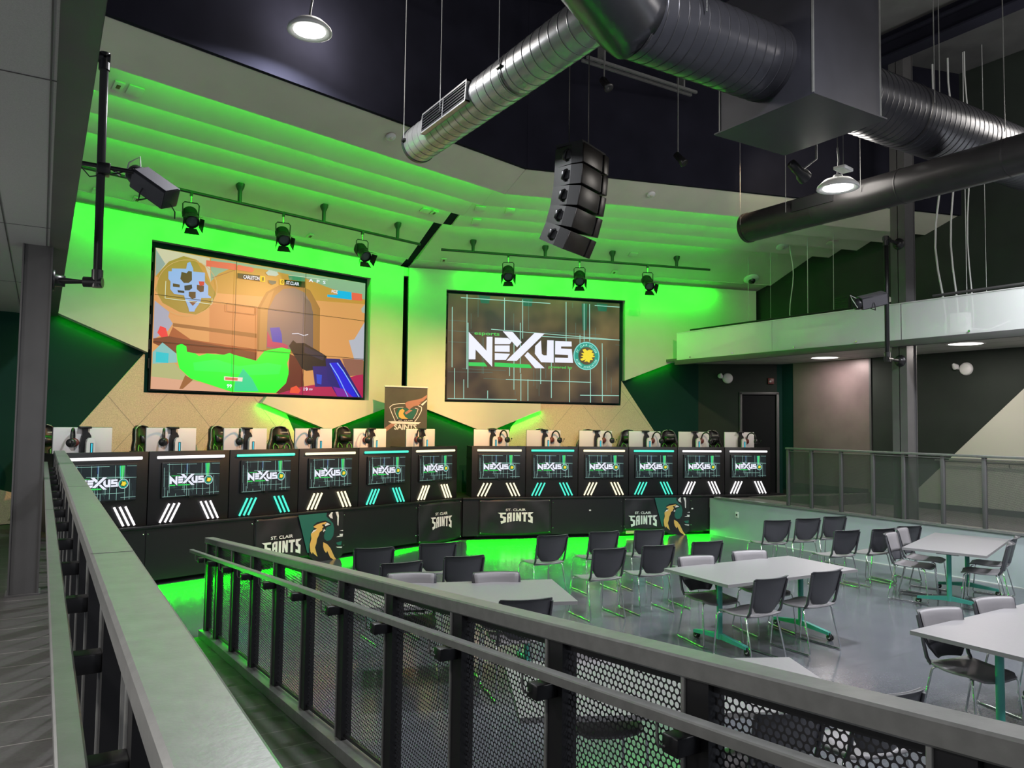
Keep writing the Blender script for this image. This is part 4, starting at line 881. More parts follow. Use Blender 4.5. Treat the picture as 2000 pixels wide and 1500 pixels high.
def far_rail():
    t = thing('corridor_railing', 'grey steel railing with fine mesh infill on top of the low pale wall', 'railing')
    mb = MB(); mb.box((11.97, -4, 1.835), (12.05, 9.70, 1.872), M_STEEL, bev=.006); mb.box((11.99, -4, 1.80), (12.03, 9.68, 1.812), M_STEEL); mb.build('top_rail', t)
    for y in (9.66, 9.15, 8.54, 7.93, 7.39, 6.75, 6.13, 5.5, 4.87, 4.2, 3.5, 2.8):
        mb = MB(); mb.box((11.985, y-.03, U+.035), (12.035, y+.03, 1.84), M_COLUMN, bev=.004); mb.build('post', t)
    ys = (9.66, 9.15, 8.54, 7.93, 7.39, 6.75, 6.13, 5.5, 4.87, 4.2, 3.5, 2.8)
    for a, b in zip(ys[1:], ys[:-1]):
        mb = MB(); mb.add([(12.01, a+.03, U+.05), (12.01, b-.03, U+.05), (12.01, b-.03, 1.80), (12.01, a+.03, 1.80)], [(0, 1, 2, 3)], M_PERFF); mb.build('mesh_panel', t)
far_rail()
h = thing('corridor_handrail', 'thin dark handrail fixed to the pale corridor wall behind the mesh railing', 'handrail')
mb = MB(); mb.tube([(14.33, y, 1.67) for y in (8.2, -3.9)], .018, M_STEEL, 8); mb.build('rail', h)
for y in (8.1, 6.9, 5.7, 4.5):
    mb = MB(); mb.tube([(14.33, y, 1.66), (14.33, y, 1.60), (14.40, y, 1.60)], .008, M_STEEL, 6); mb.build('bracket', h)

# ================================================================== ducts
M_SEAMD = mat('duct_seam', (.018, .018, .02), .5)
def spiral(mb, ax, a, b, c1, c2, r, m, pitch=.12, rib=.0035):
    """ribbed duct along axis 'x' or 'y' from a to b; c1,c2 the other two coordinates"""
    n = max(2, int(abs(b-a)/pitch)); pts, rr = [], []; sg = 1 if b > a else -1
    for i in range(n):
        p = a+(b-a)*i/n; q = a+(b-a)*(i+1)/n
        for s_, k in ((p, r+rib), (p+.006*sg, r), (p+.014*sg, r), (q-.014*sg, r), (q-.006*sg, r)): pts.append(s_); rr.append(k)
    pts.append(b); rr.append(r+rib)
    P = [((p, c1, c2) if ax == 'x' else (c1, p, c2)) for p in pts]
    mb.tube(P, rr, m, 44)
    for i in range(1, n):      # dark lock seam between turns
        q = a+(b-a)*i/n
        mb.tube([((u, c1, c2) if ax == 'x' else (c1, u, c2)) for u in (q-.0018, q+.0018)], r+rib+.0006, M_SEAMD, 44, caps=False)
t = thing('main_duct', 'large round spiral air duct crossing under the roof, broken by a square box', 'air duct')
MY, MZ, MR = 5.08, 5.855, .36
mb = MB(); spiral(mb, 'x', 4.27, 6.1, MY, MZ, MR, M_DUCT); mb.build('duct_run', t)
mb = MB(); spiral(mb, 'x', 7.0, 11.4, MY, MZ, MR, M_DUCT, .10); mb.build('duct_run', t)
mb = MB()
_d = Vector((-math.cos(R(30)), -math.sin(R(30)), 0)); c0 = Vector((4.27, MY, MZ))
mb.tube([c0+Vector((.02, 0, 0)), c0]+[c0+_d*k*.22 for k in range(1, 12)], [MR+.015]+[MR]*12, M_DUCT, 44); mb.build('duct_elbow', t)
for x in (4.29, 8.3, 9.8):
    mb = MB(); mb.tube([(x, MY, MZ), (x+.022, MY, MZ)], MR+.010, M_DUCTD, 44, caps=False); mb.build('joint_ring', t)
for x in (4.8, 8.3, 9.8):
    for s in (-1, 1):
        mb = MB(); mb.tube([(x, MY+s*(MR+.03), MZ), (x, MY+s*(MR+.03), 8.9)], .006, M_STEEL, 6); mb.build('hanger_rod', t)
bz = 5.36
mb = MB()
M_BOX = mat('painted_duct_box', (.045, .045, .058), .4, .3, noise=.1, scale=4)
mb.box((6.03, 4.545, bz), (7.07, 5.70, 6.75), M_BOX); mb.box((5.985, 4.50, bz-.015), (7.115, 5.745, bz), M_BOX)
for x in (6.03, 7.07):
    for y in (4.545, 5.70): mb.box((x-.009, y-.009, bz), (x+.009, y+.009, 6.75), M_STEEL)
mb.build('box_section', t)
t = thing('branch_duct', 'silver spiral duct branching off the main duct, with a slatted grille', 'air duct')
SX, SZ, SR_ = 4.04, 5.85, .225; M_SILV = mat('duct_silver_metal', (.40, .40, .40), .30, .55, noise=.1, scale=5)
mb = MB(); spiral(mb, 'y', 5.1, 9.02, SX, SZ, SR_, M_SILV, .15, .003); mb.build('duct_run', t)
mb = MB(); mb.tube([(SX, 8.99, SZ), (SX, 9.04, SZ)], SR_+.009, M_DUCT, 36); mb.build('end_cap', t)
mb = MB(); mb.tube([(SX, 6.55, SZ), (SX, 6.575, SZ)], SR_+.010, M_DUCT, 36, caps=False); mb.build('joint_ring', t)
X = Matrix.Translation((SX, 7.25, SZ)) @ Matrix.Rotation(R(4), 4, 'Y')
mb = MB()
for z0, z1 in ((-.125, -.105), (.105, .125)): mb.box((-SR_-.025, 0, z0), (-SR_+.07, 1.15, z1), M_SILV, X)
for y0, y1 in ((0, .02), (.56, .58), (1.13, 1.15)): mb.box((-SR_-.025, y0, -.125), (-SR_+.06, y1, .125), M_SILV, X)
g = mb.build('grille_frame', t)
mb = MB(); mb.box((-SR_-.010, .02, -.105), (-SR_-.005, 1.13, .105), M_BLKPL, X)
for k in range(6): mb.box((-SR_-.024, .02, -.095+k*.035), (-SR_-.008, 1.13, -.086+k*.035), M_DUCT, X)
mb.build('slats', g)
for y in (8.95, 7.9, 6.56):
    mb = MB(); mb.tube([(SX-SR_-.015, y, SZ), (SX-SR_-.015, y, 8.9)], .005, M_WIRE, 6); mb.box((SX-SR_-.03, y-.04, SZ-.015), (SX-SR_+.03, y+.04, SZ+.008), M_BLKPL); mb.build('hanger_rod', t)
t = thing('dark_duct', 'long dark round duct with a closed end hanging beside the balcony', 'air duct')
DX, DZ, DR = 8.97, 5.245, .2175
mb = MB(); spiral(mb, 'y', 1.8, 7.91, DX, DZ, DR, M_DUCTD, 1.1, .0035); mb.build('duct_run', t)
mb = MB(); mb.tube([(DX, 7.89, DZ), (DX, 7.94, DZ)], DR+.007, M_DUCTD, 36); mb.build('end_cap', t)
mb = MB(); mb.box((DX-DR-.012, 6.3, DZ-.02), (DX-.08, 6.95, DZ+.14), M_BLKPL); mb.build('grille', t)
for y in (7.87, 7.05, 5.9):
    mb = MB(); mb.tube([(DX-DR-.01, y, DZ), (DX-DR-.01, y, 8.9)], .004, M_STEEL, 6); mb.build('hanger_rod', t)

# ================================================================== line array loudspeaker
t = thing('line_array_speaker', 'curved black stack of loudspeaker modules hanging from the roof', 'loudspeaker')
M_SPK = mat('speaker_black', (.010, .009, .009), .45, bump=.1, bscale=300)
base = Matrix.Translation((5.06, 6.90, 5.33)) @ Matrix.Rotation(R(204), 4, 'Z')   # local +y is the grille side
X = base
for k in range(5):
    hgt = .222
    X = X @ Matrix.Rotation(-R((2, 3, 5, 7, 9)[k]), 4, 'X')
    mb = MB()
    b = [(-.18, .20), (.26, .20), (.26, .06), (.18, -.20), (-.18, -.20)]
    mb.prism(b, (0, 0, -hgt+.004), (1, 0, 0), (0, 1, 0), (0, 0, 1), hgt-.008, M_SPK, X)
    mb.prism([(-.32, .20), (-.21, .20), (-.21, -.14), (-.28, -.14)], (0, 0, -hgt+.004), (1, 0, 0), (0, 1, 0), (0, 0, 1), hgt-.008, M_SPK, X)
    mb.box((-.22, .0, -hgt+.02), (-.19, .20, -.02), M_BLKPL, X)
    mod = mb.build('module', t)
    gm = mat('speaker_grille', (.018, .013, .010), .36, .3)
    mb = MB(); mb.box((-.17, .20, -hgt+.005), (.26, 0.214, -.005), gm, X, .005); mb.build('grille', mod)
    mb = MB(); mb.box((-.325, .20, -hgt+.005), (-.21, .214, -.005), gm, X, .005); mb.build('grille', mod)
    mb = MB(); mb.tube([X @ Vector(q) for q in ((.24, .0, -.05), (.275, -.01, -.07), (.275, -.03, -.15), (.24, -.02, -.17))], .013, M_BLKPL, 6); mb.box((.215, -.06, -.16), (.262, .05, -.06), M_BLKPL, X, .01); mb.build('handle', mod)
    X = X @ Matrix.Translation((0, 0, -hgt))
mb = MB(); mb.box((-.30, -.16, .0), (.24, .18, .03), M_BLKPL, base)
for s in (-1, 1): mb.tube([base @ Vector((s*.22, 0, .03)), base @ Vector((s*.22, 0, 3.5))], .007, M_BLKPL, 6)
mb.build('rigging_frame', t)

# ================================================================== lamps
bay = None
def high_bay():
    t = thing('high_bay_lamp', '', 'ceiling lamp')
    mb = MB(); mb.lathe([(0, .11), (.05, .11), (.07, .06), (.16, .05), (.235, -.02), (.245, -.055), (.23, -.06), (.20, -.045), (0, -.04)], M_WHITE, 28); mb.build('shade', t)
    mb = MB(); mb.lathe([(0, -.062), (.12, -.060), (.17, -.048), (.17, -.04), (0, -.04)], E_LAMP, 28); mb.build('lens', t)
    mb = MB(); mb.tube([(0, 0, .10), (0, 0, .16), (.02, 0, .3), (0, 0, .45)], .012, M_STEEL, 6); mb.build('hanger', t)
    return t
blab = ['bright round lamp hanging over the first video wall', 'bright round lamp hanging in front of the dark duct', 'unseen round lamp added to whiten the balcony glass', 'round lamp over the front tables', 'round lamp over the tiled walkway behind', 'round lamp at the back of the hall']
for i, (x, y, z, p) in enumerate(BAYS):
    if bay is None: bay = high_bay(); bay.matrix_world = at(x, y, z); bay['label'] = blab[i]; bay['group'] = 'high bay lamps'; r = bay
    else: r = dup(bay, at(x, y, z), blab[i], 'high bay lamps')
    mb = MB(); mb.tube([(0, 0, .44), (0, 0, 8.9-z)], .006, M_STEEL, 6); mb.build('cable', r)
for i, (x, y) in enumerate(DOWN):
    t = thing('downlight', ['round soffit downlight near the dark door', 'round soffit downlight beside the grey column', 'round soffit downlight farther along the corridor'][i], 'downlight', at(x, y, 3.70), 'soffit downlights')
    mb = MB(); mb.lathe([(.30, 0), (.30, -.012), (.26, -.014)], M_WHITE, 28); mb.build('rim', t)
    mb = MB(); mb.lathe([(.26, -.012), (0, -.013)], E_DOWN, 28); mb.build('lens', t)

for i, (x, y) in enumerate(WALKFILL):  # fixtures made up for the added walkway fill lamps
    t = thing('downlight', ['round downlight over the near end of the walkway', 'round downlight over the middle of the walkway', 'round downlight over the walkway by the square column'][i], 'downlight', at(x, y, 3.74), 'soffit downlights')
    mb = MB(); mb.lathe([(.30, 0), (.30, -.012), (.26, -.014)], M_WHITE, 28); mb.build('rim', t)
    mb = MB(); mb.lathe([(.26, -.012), (0, -.013)], E_DOWN, 28); mb.build('lens', t)
# theatre spotlights on two bars under the stepped ceiling
def spotlight():
    t = thing('spotlight', '', 'spotlight'); dk = mat('dark_green_lit_metal', (.025, .03, .028), .4, .3)
    mb = MB(); mb.box((-.02, -.025, -.03), (.02, .025, .05), dk); mb.tube([(0, 0, -.03), (0, 0, -.13)], .010, M_CHROME, 8); mb.build('clamp', t)
    mb = MB(); mb.tube([(-.11, 0, -.36), (-.115, 0, -.16), (-.09, 0, -.13), (.09, 0, -.13), (.115, 0, -.16), (.11, 0, -.36)], .009, dk, 6); mb.build('yoke', t)
    X = Matrix.Translation((0, 0, -.34)) @ Matrix.Rotation(R(38), 4, 'X')     # axis along -y, nose down
    mb = MB(); Y = X @ Matrix.Rotation(R(90), 4, 'X')
    mb.lathe([(0, -.22), (.06, -.22), (.085, -.17), (.10, -.10), (.10, .10), (.105, .16), (.10, .20), (.085, .20)], dk, 20, Y)
    for k in range(5): mb.lathe([(.10, -.12+k*.035), (.112, -.115+k*.035), (.10, -.105+k*.035)], dk, 20, Y)
    b = mb.build('housing', t)
    mb = MB(); mb.lathe([(0, .175), (.05, .182), (.083, .17)], mat('lens_glass', (.10, .14, .13), .06), 20, Y); mb.build('lens', b)
    mb = MB()
    for k in range(4):
        a = k*90; Z = Y @ Matrix.Rotation(R(a), 4, 'Z')
        mb.prism([(-.075, 0), (.075, 0), (.11, .12), (-.11, .12)], (0, .10, .19), (1, 0, 0), (0, .35, .94), (0, 1, -.3), .003, dk, Z)
    mb.build('barn_doors', b); return t
sp0 = None
for F, s, z, a, b, offs_, lts, nm in ((FL, 1.28, 5.65, -6.62, -.62, (-4.26, -2.74, -1.16), (-5.02, -3.50, -1.94), 'first'), (FR, 1.12, 5.65, .58, 6.5, (1.22, 2.73, 4.21, 5.7), (1.95, 3.48, 5.02), 'second')):
    t = thing('lighting_bar', f'green-lit steel lighting bar above the {nm} video wall', 'lighting bar', F.mat(0, s, z))
    mb = MB(); mb.tube([(a, 0, 0), (b, 0, 0)], .026, mat('dark_bar_metal', (.04, .045, .042), .4, .3), 12); mb.build('pipe', t)
    zc = 5.56+(s-.42)*.439-z
    for o_ in offs_:
        mb = MB(); mb.tube([(o_, 0, 0), (o_, 0, zc-.10), (o_, 0, zc-.03), (o_, 0, zc+.02)], [.03, .034, .065, .07], mat('dark_bar_metal', (.04, .045, .042), .4, .3), 14); mb.build('ceiling_mount', t)
    for i, l in enumerate(lts):
        X = F.mat(l, s, z-.03) @ Matrix.Rotation(R((-14, -20, -8)[i]), 4, 'Z')
        lab = f"black theatre spotlight hanging on the {nm} bar, {('nearest the grey pipe', 'in the middle', 'nearest the wall slot')[i] if nm == 'first' else ('nearest the wall slot', 'in the middle', 'nearest the balcony')[i]}"
        if sp0 is None: sp0 = spotlight(); sp0.matrix_world = X; sp0['label'] = lab; sp0['group'] = 'theatre spotlights on the bars'
        else: dup(sp0, X, lab, 'theatre spotlights on the bars')
# bent pipes on the columns with the box-shaped lighting projectors
def bent_pipe(label, pts, flanges, col=M_DUCTD):
    t = thing('mounting_pipe', label, 'pipe'); mb = MB(); mb.tube(pts, .036, mat('pipe_black', (.03, .03, .032), .35, .5), 16, smooth=True); mb.build('pipe', t)
    for p in pts[1:-1]:
        mb = MB(); p = Vector(p); i = [Vector(q) for q in pts].index(p)
        for q in (Vector(pts[i-1]), Vector(pts[i+1])):
            d = (q-p).normalized(); mb.tube([p-d*.045, p+d*.11], .047, M_BLKPL, 14)
        mb.build('elbow', t)
    for p, d in flanges:
        p = Vector(p); mb = MB(); mb.tube([p, p+Vector(d)*.02, p+Vector(d)*.021, p+Vector(d)*.1], [.095, .095, .055, .05], M_BLKPL, 18); mb.build('flange', t)
    return t
bent_pipe('bent black pipe standing off the square column beside the walkway', [(.03, 7.84, 3.46), (.374, 7.72, 3.46), (.36, 7.72, 5.50), (.10, 7.72, 5.50)], [((.031, 7.84, 3.46), (1, 0, 0))])
bent_pipe('bent black pipe standing off the tall column by the balcony', [(12.06, 7.45, 5.32), (11.56, 7.36, 5.32), (11.56, 7.36, 3.37), (12.06, 7.45, 3.37)], [((12.059, 7.45, 5.32), (-1, 0, 0)), ((12.059, 7.45, 3.37), (-1, 0, 0))])
def projector(label, X, sc=1.0):
    t = thing('stage_projector', label, 'stage light', X)
    S = Matrix.Scale(sc, 4); bk = mat('projector_black', (.014, .014, .018), .4); gr = mat('projector_grey_side', (.11, .105, .12), .5)
    mb = MB(); mb.box((-.13, -.30, -.13), (.13, .26, .13), bk, S, .012); mb.box((-.138, -.29, -.11), (-.128, .25, .11), gr, S); mb.box((.128, -.29, -.11), (.138, .25, .11), gr, S); mb.box((-.11, -.29, .128), (.11, .25, .138), gr, S); b = mb.build('housing', t)
    mb = MB(); mb.lathe([(.12, .25), (.13, .30), (.115, .37), (.09, .38), (.085, .34), (0, .33)], bk, 24, S @ Matrix.Rotation(R(-90), 4, 'X')); mb.build('nose', b)
    mb = MB(); mb.tube([S @ Vector(p) for p in ((-.16, .02, .0), (-.19, .02, -.06), (-.19, .02, -.17), (.19, .02, -.17), (.19, .02, -.06), (.16, .02, 0))], .010*sc, bk, 8); mb.build('yoke', t)
    mb = MB(); mb.tube([S @ Vector(p) for p in ((.02, .28, .10), (.10, .40, .20), (-.04, .42, .12), (-.12, .36, -.05))], .007, M_WIRE, 6); mb.build('cable', t); mb = MB(); mb.tube([S @ Vector(p) for p in ((.0, -.28, -.05), (.05, -.36, -.16), (.10, -.34, -.28))], .006, M_BLKPL, 6); mb.build('cable', t)
    return t
projector('black boxy stage projector with tangled cables clamped near the walkway pipe', at(.79, 7.60, 4.36, 50) @ Matrix.Rotation(R(34), 4, 'X') @ Matrix.Rotation(R(-28), 4, 'Y'), .70)
t = thing('clamp_arm', 'short black clamp arm holding the boxy projector on the walkway pipe', 'clamp')
mb = MB(); mb.tube([(.20, 7.75, 4.52), (.62, 7.60, 4.47)], .020, M_BLKPL, 10); mb.box((.33, 7.64, 4.43), (.44, 7.78, 4.53), M_BLKPL, bev=.01); mb.tube([(.44, 7.70, 4.50), (.52, 7.66, 4.44)], .012, M_CHROME, 8); mb.build('arm', t)
mb = MB(); mb.tube([(.20, 7.75, 4.50), (.28, 7.72, 4.40), (.5, 7.65, 4.45), (.62, 7.6, 4.5)], .006, M_BLKPL, 6); mb.build('cable', t)
projector('grey boxy stage projector mounted on the pipe by the tall column', at(11.30, 7.46, 4.30, 57) @ Matrix.Rotation(R(-14), 4, 'X') @ Matrix.Rotation(R(-20), 4, 'Y'), .74)
# small lit track spotlight under the square box
t = thing('track_spotlight', 'small black track spotlight with a glowing yellow face under the square duct box', 'spotlight', at(7.15, 5.58, 5.12, 0))
mb = MB(); Y = Matrix.Rotation(R(-62), 4, 'Y') @ Matrix.Rotation(R(180), 4, 'X'); mb.lathe([(0, -.16), (.05, -.15), (.055, .02), (.075, .06), (.078, .12)], M_BLKPL, 18, Y); mb.build('housing', t)
mb = MB(); mb.lathe([(0, .10), (.072, .11)], emi('track_lens', (1, .75, .35), 3), 18, Y); mb.build('lens', t)
mb = MB(); mb.tube([(0, 0, 0), (.12, .0, .08), (.3, 0, .2), (.3, 0, 3.7)], .012, M_STEEL, 8); mb.build('arm', t)
t = thing('ceiling_projector_box', 'small white box fixture hanging under the main duct', 'light fitting', at(7.9, 5.55, 5.26, 10))
mb = MB(); mb.box((-.11, -.07, 0), (.11, .07, .04), M_WHITE, bev=.008); mb.build('housing', t)
mb = MB(); mb.box((-.09, -.05, -.004), (.09, .05, .0), mat('pale_diffuser', (.8, .8, .7), .4)); mb.build('diffuser', t)
mb = MB(); mb.tube([(0, 0, .04), (0, 0, 3.64)], .004, M_STEEL, 6); mb.build('rod', t)
for i, (x, y, z) in enumerate(((6.55, 8.3, 7.0), (8.25, 8.6, 6.35), (4.5, 9.0, 8.1))):
    t = thing('track_spotlight', ['dark track spotlight behind the branch duct junction', 'dark track spotlight behind the square duct box', 'dark track spotlight high above the branch duct'][i], 'spotlight', at(x, y, z, 20*i))
    mb = MB(); mb.lathe([(0, -.14), (.05, -.13), (.055, .03), (.07, .09), (.06, .10), (0, .08)], M_BLKPL, 16, Matrix.Rotation(R(140), 4, 'X')); mb.build('housing', t)
    mb = MB(); mb.tube([(0, .0, .0), (0, .05, .12), (0, .05, 8.9-z)], .01, M_STEEL, 6); mb.build('arm', t)
for i, (x0, x1, y, z) in enumerate(((3.35, 4.9, 8.2, 7.75), (6.6, 8.8, 8.8, 7.6))):
    tag((lambda m: (m.box((x0, y, z), (x1, y+.04, z+.04), M_STEEL), m.box((x0, y+.12, z), (x1, y+.16, z+.04), M_STEEL), m.box((x0+.3, y, z+.04), (x0+.33, y+.16, 8.9), M_STEEL), m.box((x1-.3, y, z+.04), (x1-.27, y+.16, 8.9), M_STEEL), m.build('lighting_track'))[-1])(MB()), ['twin black lighting track under the black roof beyond the branch duct', 'twin black lighting track running behind the main duct'][i], 'lighting track')

# ceiling plates, detectors and dome camera on the stepped ceiling
SLOPE = math.atan(.43)
def on_ceiling(F, t, s, z): return F.mat(t, s, z-.003) @ Matrix.Rotation(-SLOPE, 4, 'X')
pl = [(FL, -6.8, 3.37, 6.06, .11, .15, 1, 'socket plate with brown insert near the grey pipe'), (FL, -6.62, 3.38, 6.06, .17, .15, 0, 'blank plate beside the socket plate near the grey pipe'), (FL, -6.95, 2.86, 6.09, .11, .12, 1, 'socket plate half behind the grey pipe'), (FL, -6.09, .50, 5.59, .10, .12, 0, 'blank plate low behind the grey pipe'),
      (FL, -5.51, .50, 5.59, .12, .12, 1, 'cable plate under the boxy projector'), (FL, -2.52, .50, 5.59, .10, .12, 1, 'small socket plate above the first video wall'), (FL, -1.22, 2.14, 6.03, .18, .13, 0, 'blank plate in the pair before the ceiling slot'), (FL, -1.02, 2.14, 6.03, .12, .13, 1, 'socket plate in the pair before the ceiling slot'),
      (FR, .95, 2.80, 6.06, .18, .13, 0, 'blank plate at the tip of the ceiling slot'), (FR, 1.5, 2.80, 6.06, .16, .16, 0, 'square blank plate after the ceiling slot'), (FR, 1.05, 2.10, 6.01, .16, .16, 0, 'square plate just below its twin after the slot'), (FR, .75, .50, 5.59, .11, .12, 1, 'small socket plate above the wall slot'),
      (FR, 4.68, 1.12, 5.866, .18, .14, 0, 'blank plate above the second lighting bar'), (FR, 4.52, .50, 5.59, .12, .12, 1, 'small socket plate above the second video wall'), (FR, 6.1, 3.40, 6.07, .34, .12, 0, 'long plate beside the dark duct end'), (FR, 8.35, 2.74, 6.04, .2, .12, 0, 'blank plate near the upper green wall')]
for F, t, s, z, w, h, k, lab in pl:
    r = thing('ceiling_plate', 'pale '+lab, 'wall plate', on_ceiling(F, t, s, z), 'plates on the stepped ceiling')
    mb = MB(); mb.box((-w/2, -h/2, -.022), (w/2, h/2, 0), M_BEIGE, bev=.004); mb.build('plate', r)
    if k: mb = MB(); mb.box((-.022, -.03, -.026), (.022, .03, -.021), mat('brown_socket', (.12, .06, .03), .5), bev=.002); mb.build('socket', r)
for F, t, s, z, r_, nm, lab in ((FL, -3.65, 4.32, 6.12, .07, 'ceiling_disc', 'small round white disc on the pale ceiling edge near the branch duct'), (FR, 3.53, 4.31, 6.12, .07, 'ceiling_disc', 'small round white disc on the pale ceiling edge beside the loudspeaker'), (FR, 7.6, 2.14, 6.03, .13, 'smoke_detector', 'round white smoke detector on the ceiling near the balcony')):
    r = thing(nm, lab, 'detector', on_ceiling(F, t, s, z)); mb = MB(); mb.lathe([(r_, 0), (r_, -.015), (r_*.8, -.03), (0, -.035)], M_WHITE, 24); mb.build('cover', r)
    mb = MB(); mb.lathe([(r_*.4, -.034), (r_*.38, -.045), (0, -.048)], M_BEIGE, 16); mb.build('cap', r)
r = thing('dome_camera', 'white dome security camera on the ceiling corner above the balcony', 'camera', on_ceiling(FR, 7.85, .62, 5.645)); mb = MB(); mb.lathe([(.17, 0), (.17, -.03), (.12, -.06), (.085, -.065)], M_WHITE, 24); mb.build('housing', r)
mb = MB(); mb.lathe([(.085, -.06), (.075, -.10), (.045, -.13), (0, -.14)], mat('smoked_dome', (.01, .01, .012), .08), 20); mb.build('dome', r)

# things on and behind the balcony
t = thing('air_conditioner', 'pale air conditioner behind the frosted balcony glass', 'air conditioner', at(13.6, 10.35, 3.98, 90))
mb = MB(); mb.box((-.62, 0, 0), (.62, .22, .32), M_BEIGE, bev=.03); mb.build('housing', t)
mb = MB(); mb.box((-.55, -.01, -.012), (.55, .16, .03), M_SEAM, bev=.005); mb.build('outlet', t)
for s in (-.45, .45):
    mb = MB(); mb.box((s-.02, -.80, .02), (s+.02, .02, .06), M_COLUMN); mb.build('bracket', t)
for i, (y, z0, w, h) in enumerate(((10.0, 3.751, .22, .34), (6.7, 3.751, .26, .36))):
    t = thing('junction_box', ['white junction box on the balcony near the air conditioner', 'white junction box on the balcony beyond the tall column'][i], 'junction box', at(12.5, y, z0, 0))
    mb = MB(); mb.box((-.08, -w/2, 0), (.08, w/2, h), M_WHITE, bev=.01); mb.build('housing', t)
    mb = MB(); mb.tube([(0, w/2, .1), (0, w/2+.25, .2), (0, w/2+.55, .14), (0, w/2+.8, .02)], .012, M_WHITE, 8); mb.tube([(0, -w/2, .1), (0, -w/2-.3, .05), (0, -w/2-.6, .16)], .012, M_WHITE, 8); mb.build('flexible_conduit', t)
cb = [(11.48, 6.3, .004, 0, 'thin twin cable dropping in front of the green-lit wall'), (10.88, 6.1, .003, 0, 'thin cable farthest from the column over the balcony end'), (10.35, 6.2, .010, .06, 'pale wavy cable dropping from the smoke detector'), (9.96, 6.4, .007, 0, 'straight pale cable beside the wall vent'), (9.37, 6.2, .004, 0, 'thin cable ending at the round strobe'),
      (7.30, 8.6, .018, .09, 'thick white wavy cable nearest the tall column'), (7.06, 8.6, .016, .06, 'thick white cable second from the tall column'), (6.86, 8.6, .007, 0, 'thin grey cable beside the conduit'), (6.80, 8.6, .012, .04, 'grey conduit third from the tall column'), (6.55, 8.6, .004, 0, 'thin cable farthest beyond the tall column')]
for y, zt, r_, wv, lab in cb:
    tag((lambda m: (m.tube([(13.0+wv*.3*math.sin(k*1.1), y+wv*math.sin(k*.9+1), zt-(zt-3.76)*k/12) for k in range(13)], r_, M_WIRE, 7), m.build('hanging_cable'))[-1])(MB()), lab, 'cable', 'cables hanging over the balcony')
tag((lambda m: (m.tube([(12.6, 7.2, 4.47), (12.6, -3, 4.47)], .022, M_COLUMN, 8), m.build('conduit_pipe'))[-1])(MB()), 'horizontal grey pipe just above the balcony glass', 'pipe')
tag((lambda m: (m.tube([(12.6, 12.9, 4.45), (12.6, 7.6, 4.45)], .018, M_CHAR, 8), m.build('conduit_pipe'))[-1])(MB()), 'thin dark pipe along the balcony before the tall column', 'pipe')
t = thing('wall_vent', 'square dark vent on the upper green wall above the balcony', 'vent', at(14.4, 10.2, 4.85, -90))
mb = MB(); mb.box((-.22, -.03, -.22), (.22, 0, .22), M_CHAR, bev=.004); mb.build('frame', t)
mb = MB()
for k in range(9): mb.box((-.18, -.036, -.19+k*.043), (.18, -.029, -.17+k*.043), M_BLKPL)
mb.build('slats', t)
def round_alarm(X, label):
    t = thing('strobe_alarm', label, 'alarm', X)
    mb = MB(); mb.lathe([(0, .06), (.09, .055), (.115, .03), (.12, 0)], M_WHITE, 24, Matrix.Rotation(R(90), 4, 'X')); mb.build('cover', t)
    mb = MB(); mb.lathe([(0, .16), (.025, .14), (.055, .07), (.06, .05)], M_WHITE, 16, Matrix.Translation((-.17, 0, .02)) @ Matrix.Rotation(R(60), 4, 'X')); mb.tube([(-.17, 0, .02), (0, -.02, 0)], .02, M_WHITE, 8); mb.build('horn', t)
round_alarm(at(14.40, 7.63, 3.36, -90), 'round white strobe alarm on the dark corridor wall beyond the column'); round_alarm(DA.mat(.66, .0, 3.36), 'round white strobe alarm on the wall near the dark door')
round_alarm(at(14.40, 9.15, 4.78, -90), 'round pale strobe alarm on the upper green wall')
t = thing('fire_bell', 'small dark red fire alarm beside the dark door', 'alarm', DA.mat(1.62, 0, 3.30))
mb = MB(); mb.box((-.07, -.05, -.07), (.07, 0, .07), mat('alarm_red', (.12, .02, .02), .4), bev=.01); mb.build('housing', t)
mb = MB(); mb.lathe([(0, .03), (.02, .02), (.025, 0)], M_WHITE, 12, Matrix.Translation((-.02, -.05, -.01)) @ Matrix.Rotation(R(90), 4, 'X')); mb.build('lens', t)
t = thing('wall_outlet', 'white wall outlet low on the pale wall at the stage end', 'outlet', at(12.0, 10.9, .48, -90))
mb = MB(); mb.box((-.04, -.012, -.06), (.04, 0, .06), M_WHITE, bev=.003); mb.build('plate', t)
mb = MB(); mb.box((-.015, -.016, -.02), (.015, -.011, .02), M_BLKPL); mb.build('socket', t)

